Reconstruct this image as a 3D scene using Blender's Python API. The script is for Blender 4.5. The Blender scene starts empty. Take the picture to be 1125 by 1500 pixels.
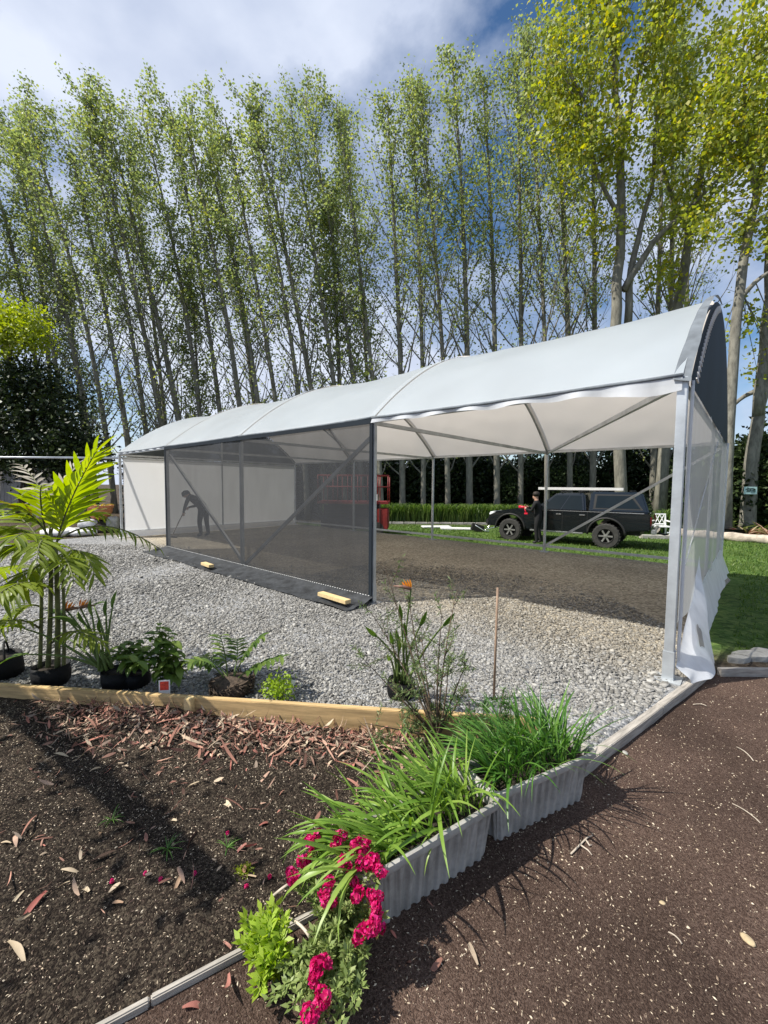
import bpy, bmesh, math, random
import numpy as np
from mathutils import Vector, Matrix, Euler, noise as mnoise

R_ = math.radians
C = bpy.context.scene.collection
SC = bpy.context.scene
rng = np.random.default_rng(7)
random.seed(7)

# ------------------------------------------------------------------ camera, sky, sun, exposure
FPX, PITCH, ROLL, CAMH = 614.13, .061398, -.008774, 1.5279
cam = bpy.data.cameras.new('camera'); camo = bpy.data.objects.new('camera', cam); C.objects.link(camo)
cam.sensor_fit = 'HORIZONTAL'; cam.sensor_width = 36.0; cam.lens = 36.0 * FPX / 1125.0
cam.clip_start = .05; cam.clip_end = 3000
camo.matrix_world = Matrix.Translation((0, 0, CAMH)) @ Matrix.Rotation(math.pi / 2 - PITCH, 4, 'X') @ Matrix.Rotation(-ROLL, 4, 'Z')
SC.camera = camo

SUN_AZ, SUN_EL = R_(77), R_(52)            # azimuth the shadows fall towards (clockwise from +Y), elevation
TO_SUN = Vector((-math.sin(SUN_AZ) * math.cos(SUN_EL), -math.cos(SUN_AZ) * math.cos(SUN_EL), math.sin(SUN_EL)))
world = bpy.data.worlds.new('World'); SC.world = world; world.use_nodes = True
wn, wl = world.node_tree.nodes, world.node_tree.links
wn.clear()
wo = wn.new('ShaderNodeOutputWorld'); wb = wn.new('ShaderNodeBackground'); wb.inputs[1].default_value = .095
sky = wn.new('ShaderNodeTexSky'); sky.sky_type = 'NISHITA'; sky.sun_disc = False
sky.sun_elevation = SUN_EL; sky.sun_rotation = math.atan2(TO_SUN.x, TO_SUN.y)
sky.air_density = 1.0; sky.dust_density = .3; sky.ozone_density = 3.0
tc = wn.new('ShaderNodeTexCoord'); mp = wn.new('ShaderNodeMapping')
mp.inputs['Scale'].default_value = (1.0, 1.0, 1.7); mp.inputs['Location'].default_value = (1.1, 7.2, 3.3)
n1 = wn.new('ShaderNodeTexNoise'); n1.inputs['Scale'].default_value = 1.9; n1.inputs['Detail'].default_value = 9
n1.inputs['Roughness'].default_value = .56; n1.inputs['Distortion'].default_value = .25
cr = wn.new('ShaderNodeValToRGB'); cr.color_ramp.elements[0].position = .385; cr.color_ramp.elements[1].position = .57
n2 = wn.new('ShaderNodeTexNoise'); n2.inputs['Scale'].default_value = 3.3; n2.inputs['Detail'].default_value = 6
cr2 = wn.new('ShaderNodeValToRGB')
cr2.color_ramp.elements[0].color = (3.9, 4.5, 5.9, 1); cr2.color_ramp.elements[1].color = (6.1, 6.6, 7.7, 1)
cr2.color_ramp.elements[0].position = .35; cr2.color_ramp.elements[1].position = .62
mx = wn.new('ShaderNodeMix'); mx.data_type = 'RGBA'
wl.new(tc.outputs['Generated'], mp.inputs[0]); wl.new(mp.outputs[0], n1.inputs['Vector']); wl.new(mp.outputs[0], n2.inputs['Vector'])
wl.new(n1.outputs[0], cr.inputs[0]); wl.new(n2.outputs[0], cr2.inputs[0])
hs = wn.new('ShaderNodeHueSaturation'); hs.inputs['Saturation'].default_value = 1.15; hs.inputs['Value'].default_value = .95
wl.new(sky.outputs[0], hs.inputs['Color'])
wl.new(cr.outputs[0], mx.inputs[0]); wl.new(hs.outputs[0], mx.inputs[6]); wl.new(cr2.outputs[0], mx.inputs[7])
wl.new(mx.outputs[2], wb.inputs[0]); wl.new(wb.outputs[0], wo.inputs[0])

sun = bpy.data.lights.new('sun', 'SUN'); suno = bpy.data.objects.new('sun', sun); C.objects.link(suno)
sun.energy = 5.0; sun.angle = R_(.55); sun.color = (1, .95, .86)
suno.rotation_euler = (-TO_SUN).to_track_quat('-Z', 'Y').to_euler()
SC.view_settings.view_transform = 'Standard'; SC.view_settings.look = 'None'
SC.view_settings.exposure = .52; SC.view_settings.gamma = 1
SC.render.engine = 'CYCLES'
SC.cycles.use_denoising = True; SC.cycles.transparent_max_bounces = 24; SC.cycles.max_bounces = 8
SC.cycles.sample_clamp_indirect = 6

# ------------------------------------------------------------------ photo pixels -> directions
def ray(px, py):
    u, v = px - 562.5, py - 750; c, s = math.cos(ROLL), math.sin(ROLL)
    u, v = c * u + s * v, -s * u + c * v
    d = (u / FPX, 1, -v / FPX); c, s = math.cos(PITCH), math.sin(PITCH)
    return Vector((d[0], d[1] * c + d[2] * s, -d[1] * s + d[2] * c))
def G(px, py, z=0.0):
    d = ray(px, py); return Vector((0, 0, CAMH)) + d * ((z - CAMH) / d.z)
def D(px, py, Y):
    d = ray(px, py); return Vector((0, 0, CAMH)) + d * (Y / d.y)

# tent frame: l runs along the long side (to the left and away), t across (to the right and away)
TH = .72072; N0 = Vector((2.293, 3.281, 0)); TW, TH_, BAY, RISE = 6.0, 2.383, 3.2307, 1.36
LV = Vector((-math.cos(TH), math.sin(TH), 0)); TV = Vector((math.sin(TH), math.cos(TH), 0)); ZV = Vector((0, 0, 1))
def TF(l, t, z): return N0 + LV * l + TV * t + ZV * z
def sstep(a, b, x):
    k = min(1, max(0, (x - a) / (b - a))); return k * k * (3 - 2 * k)
def lawn_z(x, y): return -.05 - .29 * sstep(4.5, 10.5, y) * sstep(-9, -5, x)
SOIL = -.06

# ------------------------------------------------------------------ materials
MATS = {}
def new_mat(name):
    m = bpy.data.materials.new(name); m.use_nodes = True; MATS[name] = m
    nt = m.node_tree; b = nt.nodes['Principled BSDF']
    return m, nt.nodes, nt.links, b
def mat(name, col, rough=.6, metal=0., var=.12, vscale=6., bump=0., bscale=40., spec=.4, coat=0., objvar=0., stretch=None, col2=None):
    m, n, l, b = new_mat(name)
    b.inputs['Roughness'].default_value = rough; b.inputs['Metallic'].default_value = metal
    b.inputs['Specular IOR Level'].default_value = spec; b.inputs['Coat Weight'].default_value = coat
    t = n.new('ShaderNodeTexCoord'); vec = t.outputs['Object']
    if stretch:
        mpn = n.new('ShaderNodeMapping'); mpn.inputs['Scale'].default_value = stretch; l.new(vec, mpn.inputs[0]); vec = mpn.outputs[0]
    nz = n.new('ShaderNodeTexNoise'); nz.inputs['Scale'].default_value = vscale; nz.inputs['Detail'].default_value = 6; nz.inputs['Roughness'].default_value = .65
    l.new(vec, nz.inputs['Vector'])
    r = n.new('ShaderNodeValToRGB'); c2 = col2 or tuple(min(1, c * (1 + var)) for c in col); c1 = tuple(c * (1 - var) for c in col)
    r.color_ramp.elements[0].color = (*c1, 1); r.color_ramp.elements[1].color = (*c2, 1)
    r.color_ramp.elements[0].position = .35; r.color_ramp.elements[1].position = .65
    l.new(nz.outputs[0], r.inputs[0]); out = r.outputs[0]
    if objvar:
        oi = n.new('ShaderNodeObjectInfo'); h = n.new('ShaderNodeHueSaturation')
        mr = n.new('ShaderNodeMapRange'); mr.inputs[3].default_value = 1 - objvar; mr.inputs[4].default_value = 1 + objvar
        l.new(oi.outputs['Random'], mr.inputs[0]); l.new(mr.outputs[0], h.inputs['Value']); l.new(out, h.inputs['Color']); out = h.outputs[0]
    l.new(out, b.inputs['Base Color'])
    if bump:
        nb = n.new('ShaderNodeTexNoise'); nb.inputs['Scale'].default_value = bscale; nb.inputs['Detail'].default_value = 5
        l.new(vec, nb.inputs['Vector'])
        bp = n.new('ShaderNodeBump'); bp.inputs['Strength'].default_value = bump; bp.inputs['Distance'].default_value = .02
        l.new(nb.outputs[0], bp.inputs['Height']); l.new(bp.outputs[0], b.inputs['Normal'])
    return m
def leafmat(name, cols, trans=.35, rough=.5, objrand=False, tcol=None, spec=.4):
    """foliage: colour from the per-leaf 'tint' attribute (or the object's random), partly translucent"""
    m, n, l, b = new_mat(name)
    b.inputs['Roughness'].default_value = rough; b.inputs['Specular IOR Level'].default_value = spec
    r = n.new('ShaderNodeValToRGB'); e = r.color_ramp.elements
    e[0].color = (*cols[0], 1); e[1].color = (*cols[-1], 1)
    for i, c in enumerate(cols[1:-1]):
        k = e.new((i + 1) / (len(cols) - 1)); k.color = (*c, 1)
    if objrand:
        a = n.new('ShaderNodeObjectInfo'); l.new(a.outputs['Random'], r.inputs[0])
    else:
        a = n.new('ShaderNodeAttribute'); a.attribute_name = 'tint'; l.new(a.outputs['Fac'], r.inputs[0])
    t = n.new('ShaderNodeTexCoord'); nz = n.new('ShaderNodeTexNoise'); nz.inputs['Scale'].default_value = 30
    l.new(t.outputs['Object'], nz.inputs['Vector'])
    h = n.new('ShaderNodeHueSaturation'); mr = n.new('ShaderNodeMapRange'); mr.inputs[3].default_value = .75; mr.inputs[4].default_value = 1.25
    l.new(nz.outputs[0], mr.inputs[0]); l.new(mr.outputs[0], h.inputs['Value']); l.new(r.outputs[0], h.inputs['Color'])
    l.new(h.outputs[0], b.inputs['Base Color'])
    tr = n.new('ShaderNodeBsdfTranslucent'); h2 = n.new('ShaderNodeHueSaturation'); h2.inputs['Value'].default_value = 1.5; h2.inputs['Saturation'].default_value = 1.15
    l.new(h.outputs[0], h2.inputs['Color']); l.new(h2.outputs[0], tr.inputs[0])
    ms = n.new('ShaderNodeMixShader'); ms.inputs[0].default_value = trans
    l.new(b.outputs[0], ms.inputs[1]); l.new(tr.outputs[0], ms.inputs[2]); l.new(ms.outputs[0], n['Material Output'].inputs[0])
    return m
def netmat(name, col, transp, transl=0., var=.15, vscale=3.0, rough=.8, tcol=None):
    """woven net or thin sheet: some light passes straight through the holes, some is scattered by the threads"""
    m, n, l, b = new_mat(name)
    b.inputs['Roughness'].default_value = rough; b.inputs['Specular IOR Level'].default_value = .25
    t = n.new('ShaderNodeTexCoord'); mpn = n.new('ShaderNodeMapping'); mpn.inputs['Scale'].default_value = (1, 1, .35)
    nz = n.new('ShaderNodeTexNoise'); nz.inputs['Scale'].default_value = vscale; nz.inputs['Detail'].default_value = 5
    l.new(t.outputs['Object'], mpn.inputs[0]); l.new(mpn.outputs[0], nz.inputs['Vector'])
    r = n.new('ShaderNodeValToRGB')
    r.color_ramp.elements[0].color = (*[c * (1 - var) for c in col], 1); r.color_ramp.elements[1].color = (*[min(1, c * (1 + var)) for c in col], 1)
    r.color_ramp.elements[0].position = .3; r.color_ramp.elements[1].position = .7
    l.new(nz.outputs[0], r.inputs[0]); l.new(r.outputs[0], b.inputs['Base Color'])
    sh = b.outputs[0]
    if transl:
        tl = n.new('ShaderNodeBsdfTranslucent')
        if tcol: tl.inputs[0].default_value = (*tcol, 1)
        else: l.new(r.outputs[0], tl.inputs[0])
        m1 = n.new('ShaderNodeMixShader'); m1.inputs[0].default_value = transl; l.new(sh, m1.inputs[1]); l.new(tl.outputs[0], m1.inputs[2]); sh = m1.outputs[0]
    if transp:
        tp = n.new('ShaderNodeBsdfTransparent'); m2 = n.new('ShaderNodeMixShader')
        mr = n.new('ShaderNodeMapRange'); mr.inputs[3].default_value = transp * .88; mr.inputs[4].default_value = min(1, transp * 1.12)
        l.new(nz.outputs[0], mr.inputs[0]); l.new(mr.outputs[0], m2.inputs[0])
        l.new(sh, m2.inputs[1]); l.new(tp.outputs[0], m2.inputs[2]); sh = m2.outputs[0]
    l.new(sh, n['Material Output'].inputs[0])
    return m
def groundmat(name, cols, scale, bump=.6, bscale=60, mask=None, rough=.95, big=(.6, .25), vb=1.):
    """soil, gravel, grass: three-colour grain, a slow large variation, fine bump; mask = (cols2, kind) blends in a second stuff"""
    m, n, l, b = new_mat(name)
    b.inputs['Roughness'].default_value = rough; b.inputs['Specular IOR Level'].default_value = .15
    t = n.new('ShaderNodeTexCoord')
    def grain(cols, scale):
        v = n.new('ShaderNodeTexVoronoi'); v.inputs['Scale'].default_value = scale; v.inputs['Randomness'].default_value = 1
        l.new(t.outputs['Object'], v.inputs['Vector'])
        nz = n.new('ShaderNodeTexNoise'); nz.inputs['Scale'].default_value = scale * .6; nz.inputs['Detail'].default_value = 8; nz.inputs['Roughness'].default_value = .75
        l.new(t.outputs['Object'], nz.inputs['Vector'])
        sep = n.new('ShaderNodeSeparateColor'); l.new(v.outputs['Color'], sep.inputs[0])
        ad = n.new('ShaderNodeMath'); ad.operation = 'MULTIPLY_ADD'; ad.inputs[1].default_value = .55; l.new(sep.outputs[0], ad.inputs[0])
        ms = n.new('ShaderNodeMath'); ms.operation = 'MULTIPLY'; ms.inputs[1].default_value = .5; l.new(nz.outputs[0], ms.inputs[0]); l.new(ms.outputs[0], ad.inputs[2])
        r = n.new('ShaderNodeValToRGB'); e = r.color_ramp.elements
        e[0].position = .18; e[1].position = .82; e[0].color = (*cols[0], 1); e[1].color = (*cols[2], 1); k = e.new(.5); k.color = (*cols[1], 1)
        l.new(ad.outputs[0], r.inputs[0]); return r.outputs[0], v.outputs['Distance']
    out, hgt = grain(cols, scale)
    if mask:
        o2, _ = grain(mask[0], mask[1]); at = n.new('ShaderNodeAttribute'); at.attribute_name = 'mask'
        mxn = n.new('ShaderNodeMix'); mxn.data_type = 'RGBA'; l.new(at.outputs['Fac'], mxn.inputs[0]); l.new(out, mxn.inputs[6]); l.new(o2, mxn.inputs[7]); out = mxn.outputs[2]
    nb = n.new('ShaderNodeTexNoise'); nb.inputs['Scale'].default_value = big[0]; nb.inputs['Detail'].default_value = 7; l.new(t.outputs['Object'], nb.inputs['Vector'])
    h = n.new('ShaderNodeHueSaturation'); mr = n.new('ShaderNodeMapRange'); mr.inputs[1].default_value = .3; mr.inputs[2].default_value = .7
    mr.inputs[3].default_value = 1 - big[1]; mr.inputs[4].default_value = 1 + big[1]
    l.new(nb.outputs[0], mr.inputs[0]); l.new(mr.outputs[0], h.inputs['Value']); l.new(out, h.inputs['Color']); l.new(h.outputs[0], b.inputs['Base Color'])
    nz = n.new('ShaderNodeTexNoise'); nz.inputs['Scale'].default_value = bscale; nz.inputs['Detail'].default_value = 6; l.new(t.outputs['Object'], nz.inputs['Vector'])
    vm = n.new('ShaderNodeMath'); vm.operation = 'MULTIPLY'; vm.inputs[1].default_value = vb; l.new(hgt, vm.inputs[0])
    ad = n.new('ShaderNodeMath'); ad.operation = 'SUBTRACT'; l.new(nz.outputs[0], ad.inputs[0]); l.new(vm.outputs[0], ad.inputs[1])
    bp = n.new('ShaderNodeBump'); bp.inputs['Strength'].default_value = bump; bp.inputs['Distance'].default_value = .02
    l.new(ad.outputs[0], bp.inputs['Height']); l.new(bp.outputs[0], b.inputs['Normal'])
    return m

mat('steel', (.50, .53, .55), .42, .55, .18, 3, .05, 60)
mat('steel_dull', (.40, .42, .43), .55, .4, .2, 5, .05, 60)
netmat('roof_cloth', (.52, .585, .635), 0, .46, .06, 1.3, .36, (.84, .76, .68))
netmat('wall_cloth', (.88, .89, .90), 0, .50, .03, 2, .7)
netmat('dark_cloth', (.011, .017, .024), 0, 0, .2, 2, .75)
netmat('gable_net', (.05, .06, .065), .12, .1, .2, 3)
netmat('screen_net', (.040, .042, .045), .22, 0, .12, 5)
netmat('white_net', (.62, .65, .66), .36, .45, .06, 9)
netmat('clear_plastic', (.80, .83, .87), .10, .35, .12, 7, .35)
netmat('grey_cloth', (.17, .19, .21), 0, .1, .25, 9)
mat('lace', (.8, .8, .78), .6)
mat('black_plastic', (.006, .006, .0065), .65, 0, .3, 20, .4, 22, spec=.2)
mat('black_skirt', (.03, .033, .037), .6, 0, .5, 6, .5, 14)
mat('pine', (.50, .35, .17), .75, 0, .28, 3, .15, 40, stretch=(1, 12, 12), spec=.25)
mat('pine_new', (.62, .47, .24), .7, 0, .15, 3, .1, 40, stretch=(2, 12, 12))
mat('grey_timber', (.36, .33, .29), .85, 0, .35, 5, .3, 30, stretch=(1, 10, 10), spec=.2)
mat('dark_timber', (.10, .085, .07), .9, 0, .35, 5, .3, 30, stretch=(1, 10, 10), spec=.2)
mat('trough_plastic', (.34, .325, .295), .75, 0, .25, 9, .1, 80, col2=(.42, .40, .37))
mat('potting', (.03, .022, .016), .95, 0, .5, 60, .8, 90)
groundmat('gravel_ground', ((.11, .115, .12), (.24, .245, .25), (.44, .44, .44)), 38, .9, 70, mask=(((.16, .136, .10), (.30, .265, .205), (.48, .43, .34)), 34), big=(.7, .16))
groundmat('soil', ((.012, .009, .007), (.028, .02, .015), (.10, .08, .058)), 130, 1., 160, big=(2.2, .35), vb=.25)
groundmat('bark', ((.050, .030, .022), (.098, .063, .048), (.165, .113, .088)), 190, .9, 230, big=(1.2, .4), vb=.15)
groundmat('grass_ground', ((.028, .055, .010), (.06, .115, .022), (.12, .17, .045)), 16, .8, 60, mask=(((.03, .022, .016), (.06, .045, .032), (.12, .095, .07)), 30), big=(.5, .3))
def attrmat(name, cols, rough=.9):
    m, n, l, b = new_mat(name); b.inputs['Roughness'].default_value = rough; b.inputs['Specular IOR Level'].default_value = .2
    a = n.new('ShaderNodeAttribute'); a.attribute_name = 'tint'; r = n.new('ShaderNodeValToRGB'); e = r.color_ramp.elements
    e[0].color = (*cols[0], 1); e[1].color = (*cols[-1], 1)
    for i, c in enumerate(cols[1:-1]): k = e.new((i + 1) / (len(cols) - 1)); k.color = (*c, 1)
    t = n.new('ShaderNodeTexCoord'); nz = n.new('ShaderNodeTexNoise'); nz.inputs['Scale'].default_value = 60; nz.inputs['Detail'].default_value = 4
    l.new(t.outputs['Object'], nz.inputs['Vector'])
    h = n.new('ShaderNodeHueSaturation'); mr = n.new('ShaderNodeMapRange'); mr.inputs[3].default_value = .7; mr.inputs[4].default_value = 1.3
    l.new(nz.outputs[0], mr.inputs[0]); l.new(mr.outputs[0], h.inputs['Value'])
    l.new(a.outputs['Fac'], r.inputs[0]); l.new(r.outputs[0], h.inputs['Color']); l.new(h.outputs[0], b.inputs['Base Color'])
    return m
attrmat('stone', ((.12, .116, .106), (.22, .213, .198), (.30, .292, .272), (.43, .42, .39)))
attrmat('tan_stone', ((.14, .128, .108), (.25, .232, .20), (.38, .36, .315)))
attrmat('chips', ((.03, .02, .016), (.07, .048, .038), (.13, .095, .075), (.28, .21, .15), (.52, .43, .31), (.62, .54, .42)))
attrmat('litter', ((.04, .027, .02), (.16, .08, .06), (.30, .15, .11), (.22, .18, .14), (.44, .34, .24), (.36, .13, .10), (.52, .43, .31)))
leafmat('poplar_leaf', ((.13, .175, .07), (.21, .265, .10), (.30, .345, .11), (.40, .41, .08)), .48)
leafmat('poplar_leaf_yellow', ((.17, .22, .05), (.27, .32, .06), (.37, .39, .06), (.52, .43, .04)), .48)
leafmat('evergreen_leaf', ((.008, .016, .006), (.022, .038, .011), (.06, .085, .02)), .12, .5, spec=.3)  # lightest tint puts sunlit leaf glints into the colour
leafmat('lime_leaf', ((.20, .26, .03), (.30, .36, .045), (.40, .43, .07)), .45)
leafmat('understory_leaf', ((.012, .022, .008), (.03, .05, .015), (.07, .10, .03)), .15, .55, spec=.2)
leafmat('aga_leaf', ((.03, .07, .015), (.09, .16, .03), (.22, .29, .08)), .3)
leafmat('blade_lime', ((.11, .21, .025), (.17, .29, .04), (.25, .36, .07)), .32, .4, True)
leafmat('blade_green', ((.045, .13, .018), (.08, .19, .028), (.15, .27, .05)), .30, .4, True)
leafmat('palm_leaf', ((.10, .15, .015), (.17, .23, .02), (.26, .31, .03)), .48, .4, True)
leafmat('palm_bright', ((.19, .27, .012), (.25, .32, .015), (.31, .36, .02)), .5, .4, True)
leafmat('palm_dead', ((.34, .30, .24), (.42, .38, .31), (.50, .46, .38)), .2, .8, True)
leafmat('palm_tip', ((.36, .28, .02), (.42, .30, .02), (.30, .14, .03)), .4, .5, True)
leafmat('shrub_leaf', ((.05, .10, .018), (.10, .17, .03), (.18, .25, .05)), .35, .45, True)
leafmat('lime_small', ((.25, .38, .03), (.33, .45, .05), (.40, .5, .08)), .4)
leafmat('snap_leaf', ((.15, .21, .06), (.26, .33, .11), (.38, .44, .17)), .3)
leafmat('feather_leaf', ((.07, .12, .04), (.14, .20, .07), (.26, .32, .14)), .35)
leafmat('rosemary_leaf', ((.03, .09, .018), (.06, .15, .03), (.13, .21, .04)), .3)
leafmat('petal', ((.36, .002, .06), (.62, .008, .15), (.74, .04, .27)), .35, .5)
leafmat('orange_petal', ((.75, .20, .01), (.85, .30, .02)), .3, .5, True)
leafmat('dry_leaf', ((.42, .33, .22), (.55, .45, .31), (.33, .20, .12)), .12, .7, True)
leafmat('red_leaf', ((.36, .14, .11), (.45, .22, .17), (.30, .09, .07)), .12, .7, True)
leafmat('bromeliad', ((.20, .06, .05), (.34, .20, .14), (.45, .36, .22), (.10, .12, .03)), .25)
mat('poplar_bark', (.20, .19, .155), .9, 0, .32, 3, .7, 9, spec=.1, stretch=(2.4, 2.4, .7))
mat('pale_bark', (.20, .19, .16), .9, 0, .35, 3, .7, 9, spec=.1, stretch=(2.4, 2.4, .9))
mat('dark_bark', (.07, .055, .04), .9, 0, .3, 5, .5, 14, spec=.1)
mat('green_stem', (.10, .15, .035), .6, 0, .25, 20)
mat('palm_stem', (.12, .13, .05), .7, 0, .35, 12, .2, 30)
mat('brown_stem', (.12, .085, .055), .85, 0, .3, 20, .3, 60)
mat('car_paint', (.004, .0065, .0075), .25, 0, .1, 2, spec=.4, coat=.8)
mat('car_black', (.012, .012, .012), .6, 0, .2, 10)
mat('glass_dark', (.010, .014, .015), .06, 0, .1, 2, spec=.35)
mat('chrome', (.75, .76, .77), .2, .9, .05, 5)
mat('tyre', (.035, .034, .032), .85, 0, .3, 12, .3, 40)
mat('alloy', (.22, .22, .21), .5, .5, .2, 8)
mat('lamp_clear', (.75, .78, .78), .15, 0, .1, 20)
mat('lamp_red', (.20, .008, .01), .25, 0, .15, 20)
mat('ladder_alu', (.72, .71, .68), .45, .3, .1, 10)
mat('lift_red', (.20, .022, .02), .5, 0, .25, 5)
mat('lift_dark', (.03, .028, .028), .6, 0, .3, 6)
mat('white_paint', (.74, .74, .72), .55, 0, .08, 10)
mat('terracotta', (.48, .19, .09), .8, 0, .18, 8, .1, 40)
mat('concrete', (.36, .34, .31), .9, 0, .25, 6, .4, 30)
mat('fence_wood', (.34, .33, .31), .85, 0, .25, 4, .2, 30, objvar=.15)
mat('log_wood', (.42, .36, .29), .9, 0, .35, 5, .5, 14)
mat('rock', (.33, .32, .29), .9, 0, .3, 8, .6, 20)
mat('sign_blue', (.42, .60, .60), .6, 0, .08, 10)
mat('sign_ink', (.05, .09, .09), .7)
mat('tag_white', (.80, .80, .78), .5, 0, .04)
mat('tag_red', (.62, .06, .04), .5, 0, .35, 60)
mat('skin', (.42, .25, .18), .6, 0, .08)
mat('cloth_navy', (.018, .02, .026), .9, 0, .25, 12)
mat('cloth_black', (.010, .010, .011), .9, 0, .25, 12)
mat('hair_dark', (.02, .014, .01), .7, 0, .3, 30)
mat('red_tool', (.62, .02, .05), .4, 0, .1)
mat('yellow_green_moss', (.12, .15, .02), .9, 0, .3, 30)
mat('bamboo', (.28, .19, .13), .7, 0, .2, 10)
mat('fibre', (.07, .05, .035), .95, 0, .5, 40, .8, 40)

# ------------------------------------------------------------------ builders
def link(o, parent=None):
    C.objects.link(o)
    if parent is not None: o.parent = parent
    return o
def tag(o, label, cat=None, group=None, kind=None):
    if label: o['label'] = label
    if cat: o['category'] = cat
    if group: o['group'] = group
    if kind: o['kind'] = kind
    return o
def thing(name, label, cat, loc=(0, 0, 0), rz=0., group=None):
    o = bpy.data.objects.new(name, None); o.empty_display_size = .1; link(o)
    o.location = loc; o.rotation_euler = (0, 0, rz)
    return tag(o, label, cat, group)
def npmesh(name, V, F, m, tint=None, smooth=False, mask=None):
    V = np.ascontiguousarray(V, dtype=np.float32); F = np.ascontiguousarray(F, dtype=np.int32)
    me = bpy.data.meshes.new(name); k = F.shape[1]
    me.vertices.add(len(V)); me.vertices.foreach_set('co', V.ravel())
    me.loops.add(F.size); me.loops.foreach_set('vertex_index', F.ravel())
    me.polygons.add(len(F)); me.polygons.foreach_set('loop_start', np.arange(0, F.size, k, dtype=np.int32))
    if smooth: me.polygons.foreach_set('use_smooth', np.ones(len(F), dtype=bool))
    for nm, arr in (('tint', tint), ('mask', mask)):
        if arr is not None:
            a = me.attributes.new(nm, 'FLOAT', 'POINT'); a.data.foreach_set('value', np.ascontiguousarray(arr, dtype=np.float32))
    me.update(calc_edges=True); me.validate()
    me.materials.append(MATS[m]); return me
def npobj(name, V, F, m, parent=None, **k):
    return link(bpy.data.objects.new(name, npmesh(name, V, F, m, **k)), parent)
class MB:
    def __init__(s): s.v, s.f = [], []
    def add(s, vs, fs):
        o = len(s.v); s.v += [tuple(p) for p in vs]; s.f += [tuple(i + o for i in f) for f in fs]; return s
    def box(s, c, d, rot=None):
        c = Vector(c); x, y, z = d[0] / 2, d[1] / 2, d[2] / 2
        P = [Vector(p) for p in ((-x, -y, -z), (x, -y, -z), (x, y, -z), (-x, y, -z), (-x, -y, z), (x, -y, z), (x, y, z), (-x, y, z))]
        if rot is not None: P = [rot @ p for p in P]
        return s.add([c + p for p in P], ((3, 2, 1, 0), (4, 5, 6, 7), (0, 1, 5, 4), (1, 2, 6, 5), (2, 3, 7, 6), (3, 0, 4, 7)))
    def bar(s, a, b, w, h=None, up=ZV):
        a, b = Vector(a), Vector(b); h = h or w; d = (b - a).normalized(); u = Vector(up)
        if abs(d.dot(u)) > .97: u = Vector((0, 1, 0))
        x = d.cross(u).normalized(); y = x.cross(d).normalized()
        P = []
        for p in (a, b): P += [p + x * i * w / 2 + y * j * h / 2 for i, j in ((-1, -1), (1, -1), (1, 1), (-1, 1))]
        return s.add(P, ((3, 2, 1, 0), (4, 5, 6, 7), (0, 1, 5, 4), (1, 2, 6, 5), (2, 3, 7, 6), (3, 0, 4, 7)))
    def tube(s, pts, rad, n=6, cap=True):
        pts = [Vector(p) for p in pts]; m = len(pts)
        if not hasattr(rad, '__len__'): rad = [rad] * m
        o = len(s.v); ref = None
        for i, p in enumerate(pts):
            d = (pts[min(i + 1, m - 1)] - pts[max(i - 1, 0)])
            d = d.normalized() if d.length > 1e-9 else Vector((0, 0, 1))
            if ref is None:
                ref = d.cross(Vector((.31, .95, .05)));
                if ref.length < .1: ref = d.cross(Vector((1, 0, 0)))
            x = (ref - d * ref.dot(d)).normalized(); ref = x; y = d.cross(x)
            for k in range(n):
                a = 2 * math.pi * k / n; s.v.append(tuple(p + x * math.cos(a) * rad[i] + y * math.sin(a) * rad[i]))
        for i in range(m - 1):
            for k in range(n):
                k2 = (k + 1) % n; s.f.append((o + i * n + k, o + i * n + k2, o + (i + 1) * n + k2, o + (i + 1) * n + k))
        if cap: s.f.append(tuple(o + k for k in range(n - 1, -1, -1))); s.f.append(tuple(o + (m - 1) * n + k for k in range(n)))
        return s
    def lathe(s, prof, n=16, c=(0, 0, 0), axis='Z'):
        o = len(s.v); c = Vector(c)
        for r, z in prof:
            for k in range(n):
                a = 2 * math.pi * k / n; p = (r * math.cos(a), r * math.sin(a), z)
                if axis == 'Y': p = (p[0], p[2], p[1])
                if axis == 'X': p = (p[2], p[0], p[1])
                s.v.append(tuple(c + Vector(p)))
        m = len(prof)
        for i in range(m - 1):
            for k in range(n):
                k2 = (k + 1) % n; s.f.append((o + i * n + k, o + i * n + k2, o + (i + 1) * n + k2, o + (i + 1) * n + k))
        s.f.append(tuple(o + k for k in range(n - 1, -1, -1))); s.f.append(tuple(o + (m - 1) * n + k for k in range(n)))
        return s
    def grid(s, fn, nu, nv):
        o = len(s.v)
        for i in range(nu + 1):
            for j in range(nv + 1): s.v.append(tuple(fn(i / nu, j / nv)))
        for i in range(nu):
            for j in range(nv):
                a = o + i * (nv + 1) + j; s.f.append((a, a + nv + 1, a + nv + 2, a + 1))
        return s
    def prism(s, poly, y0, y1):
        """closed side profile (x,z) extruded from y0 to y1"""
        n = len(poly); o = len(s.v)
        s.v += [(x, y0, z) for x, z in poly] + [(x, y1, z) for x, z in poly]
        s.f += [tuple(o + i for i in range(n)), tuple(o + n + i for i in range(n - 1, -1, -1))]
        s.f += [(o + i, o + n + i, o + n + (i + 1) % n, o + (i + 1) % n) for i in range(n)]
        return s
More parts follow.
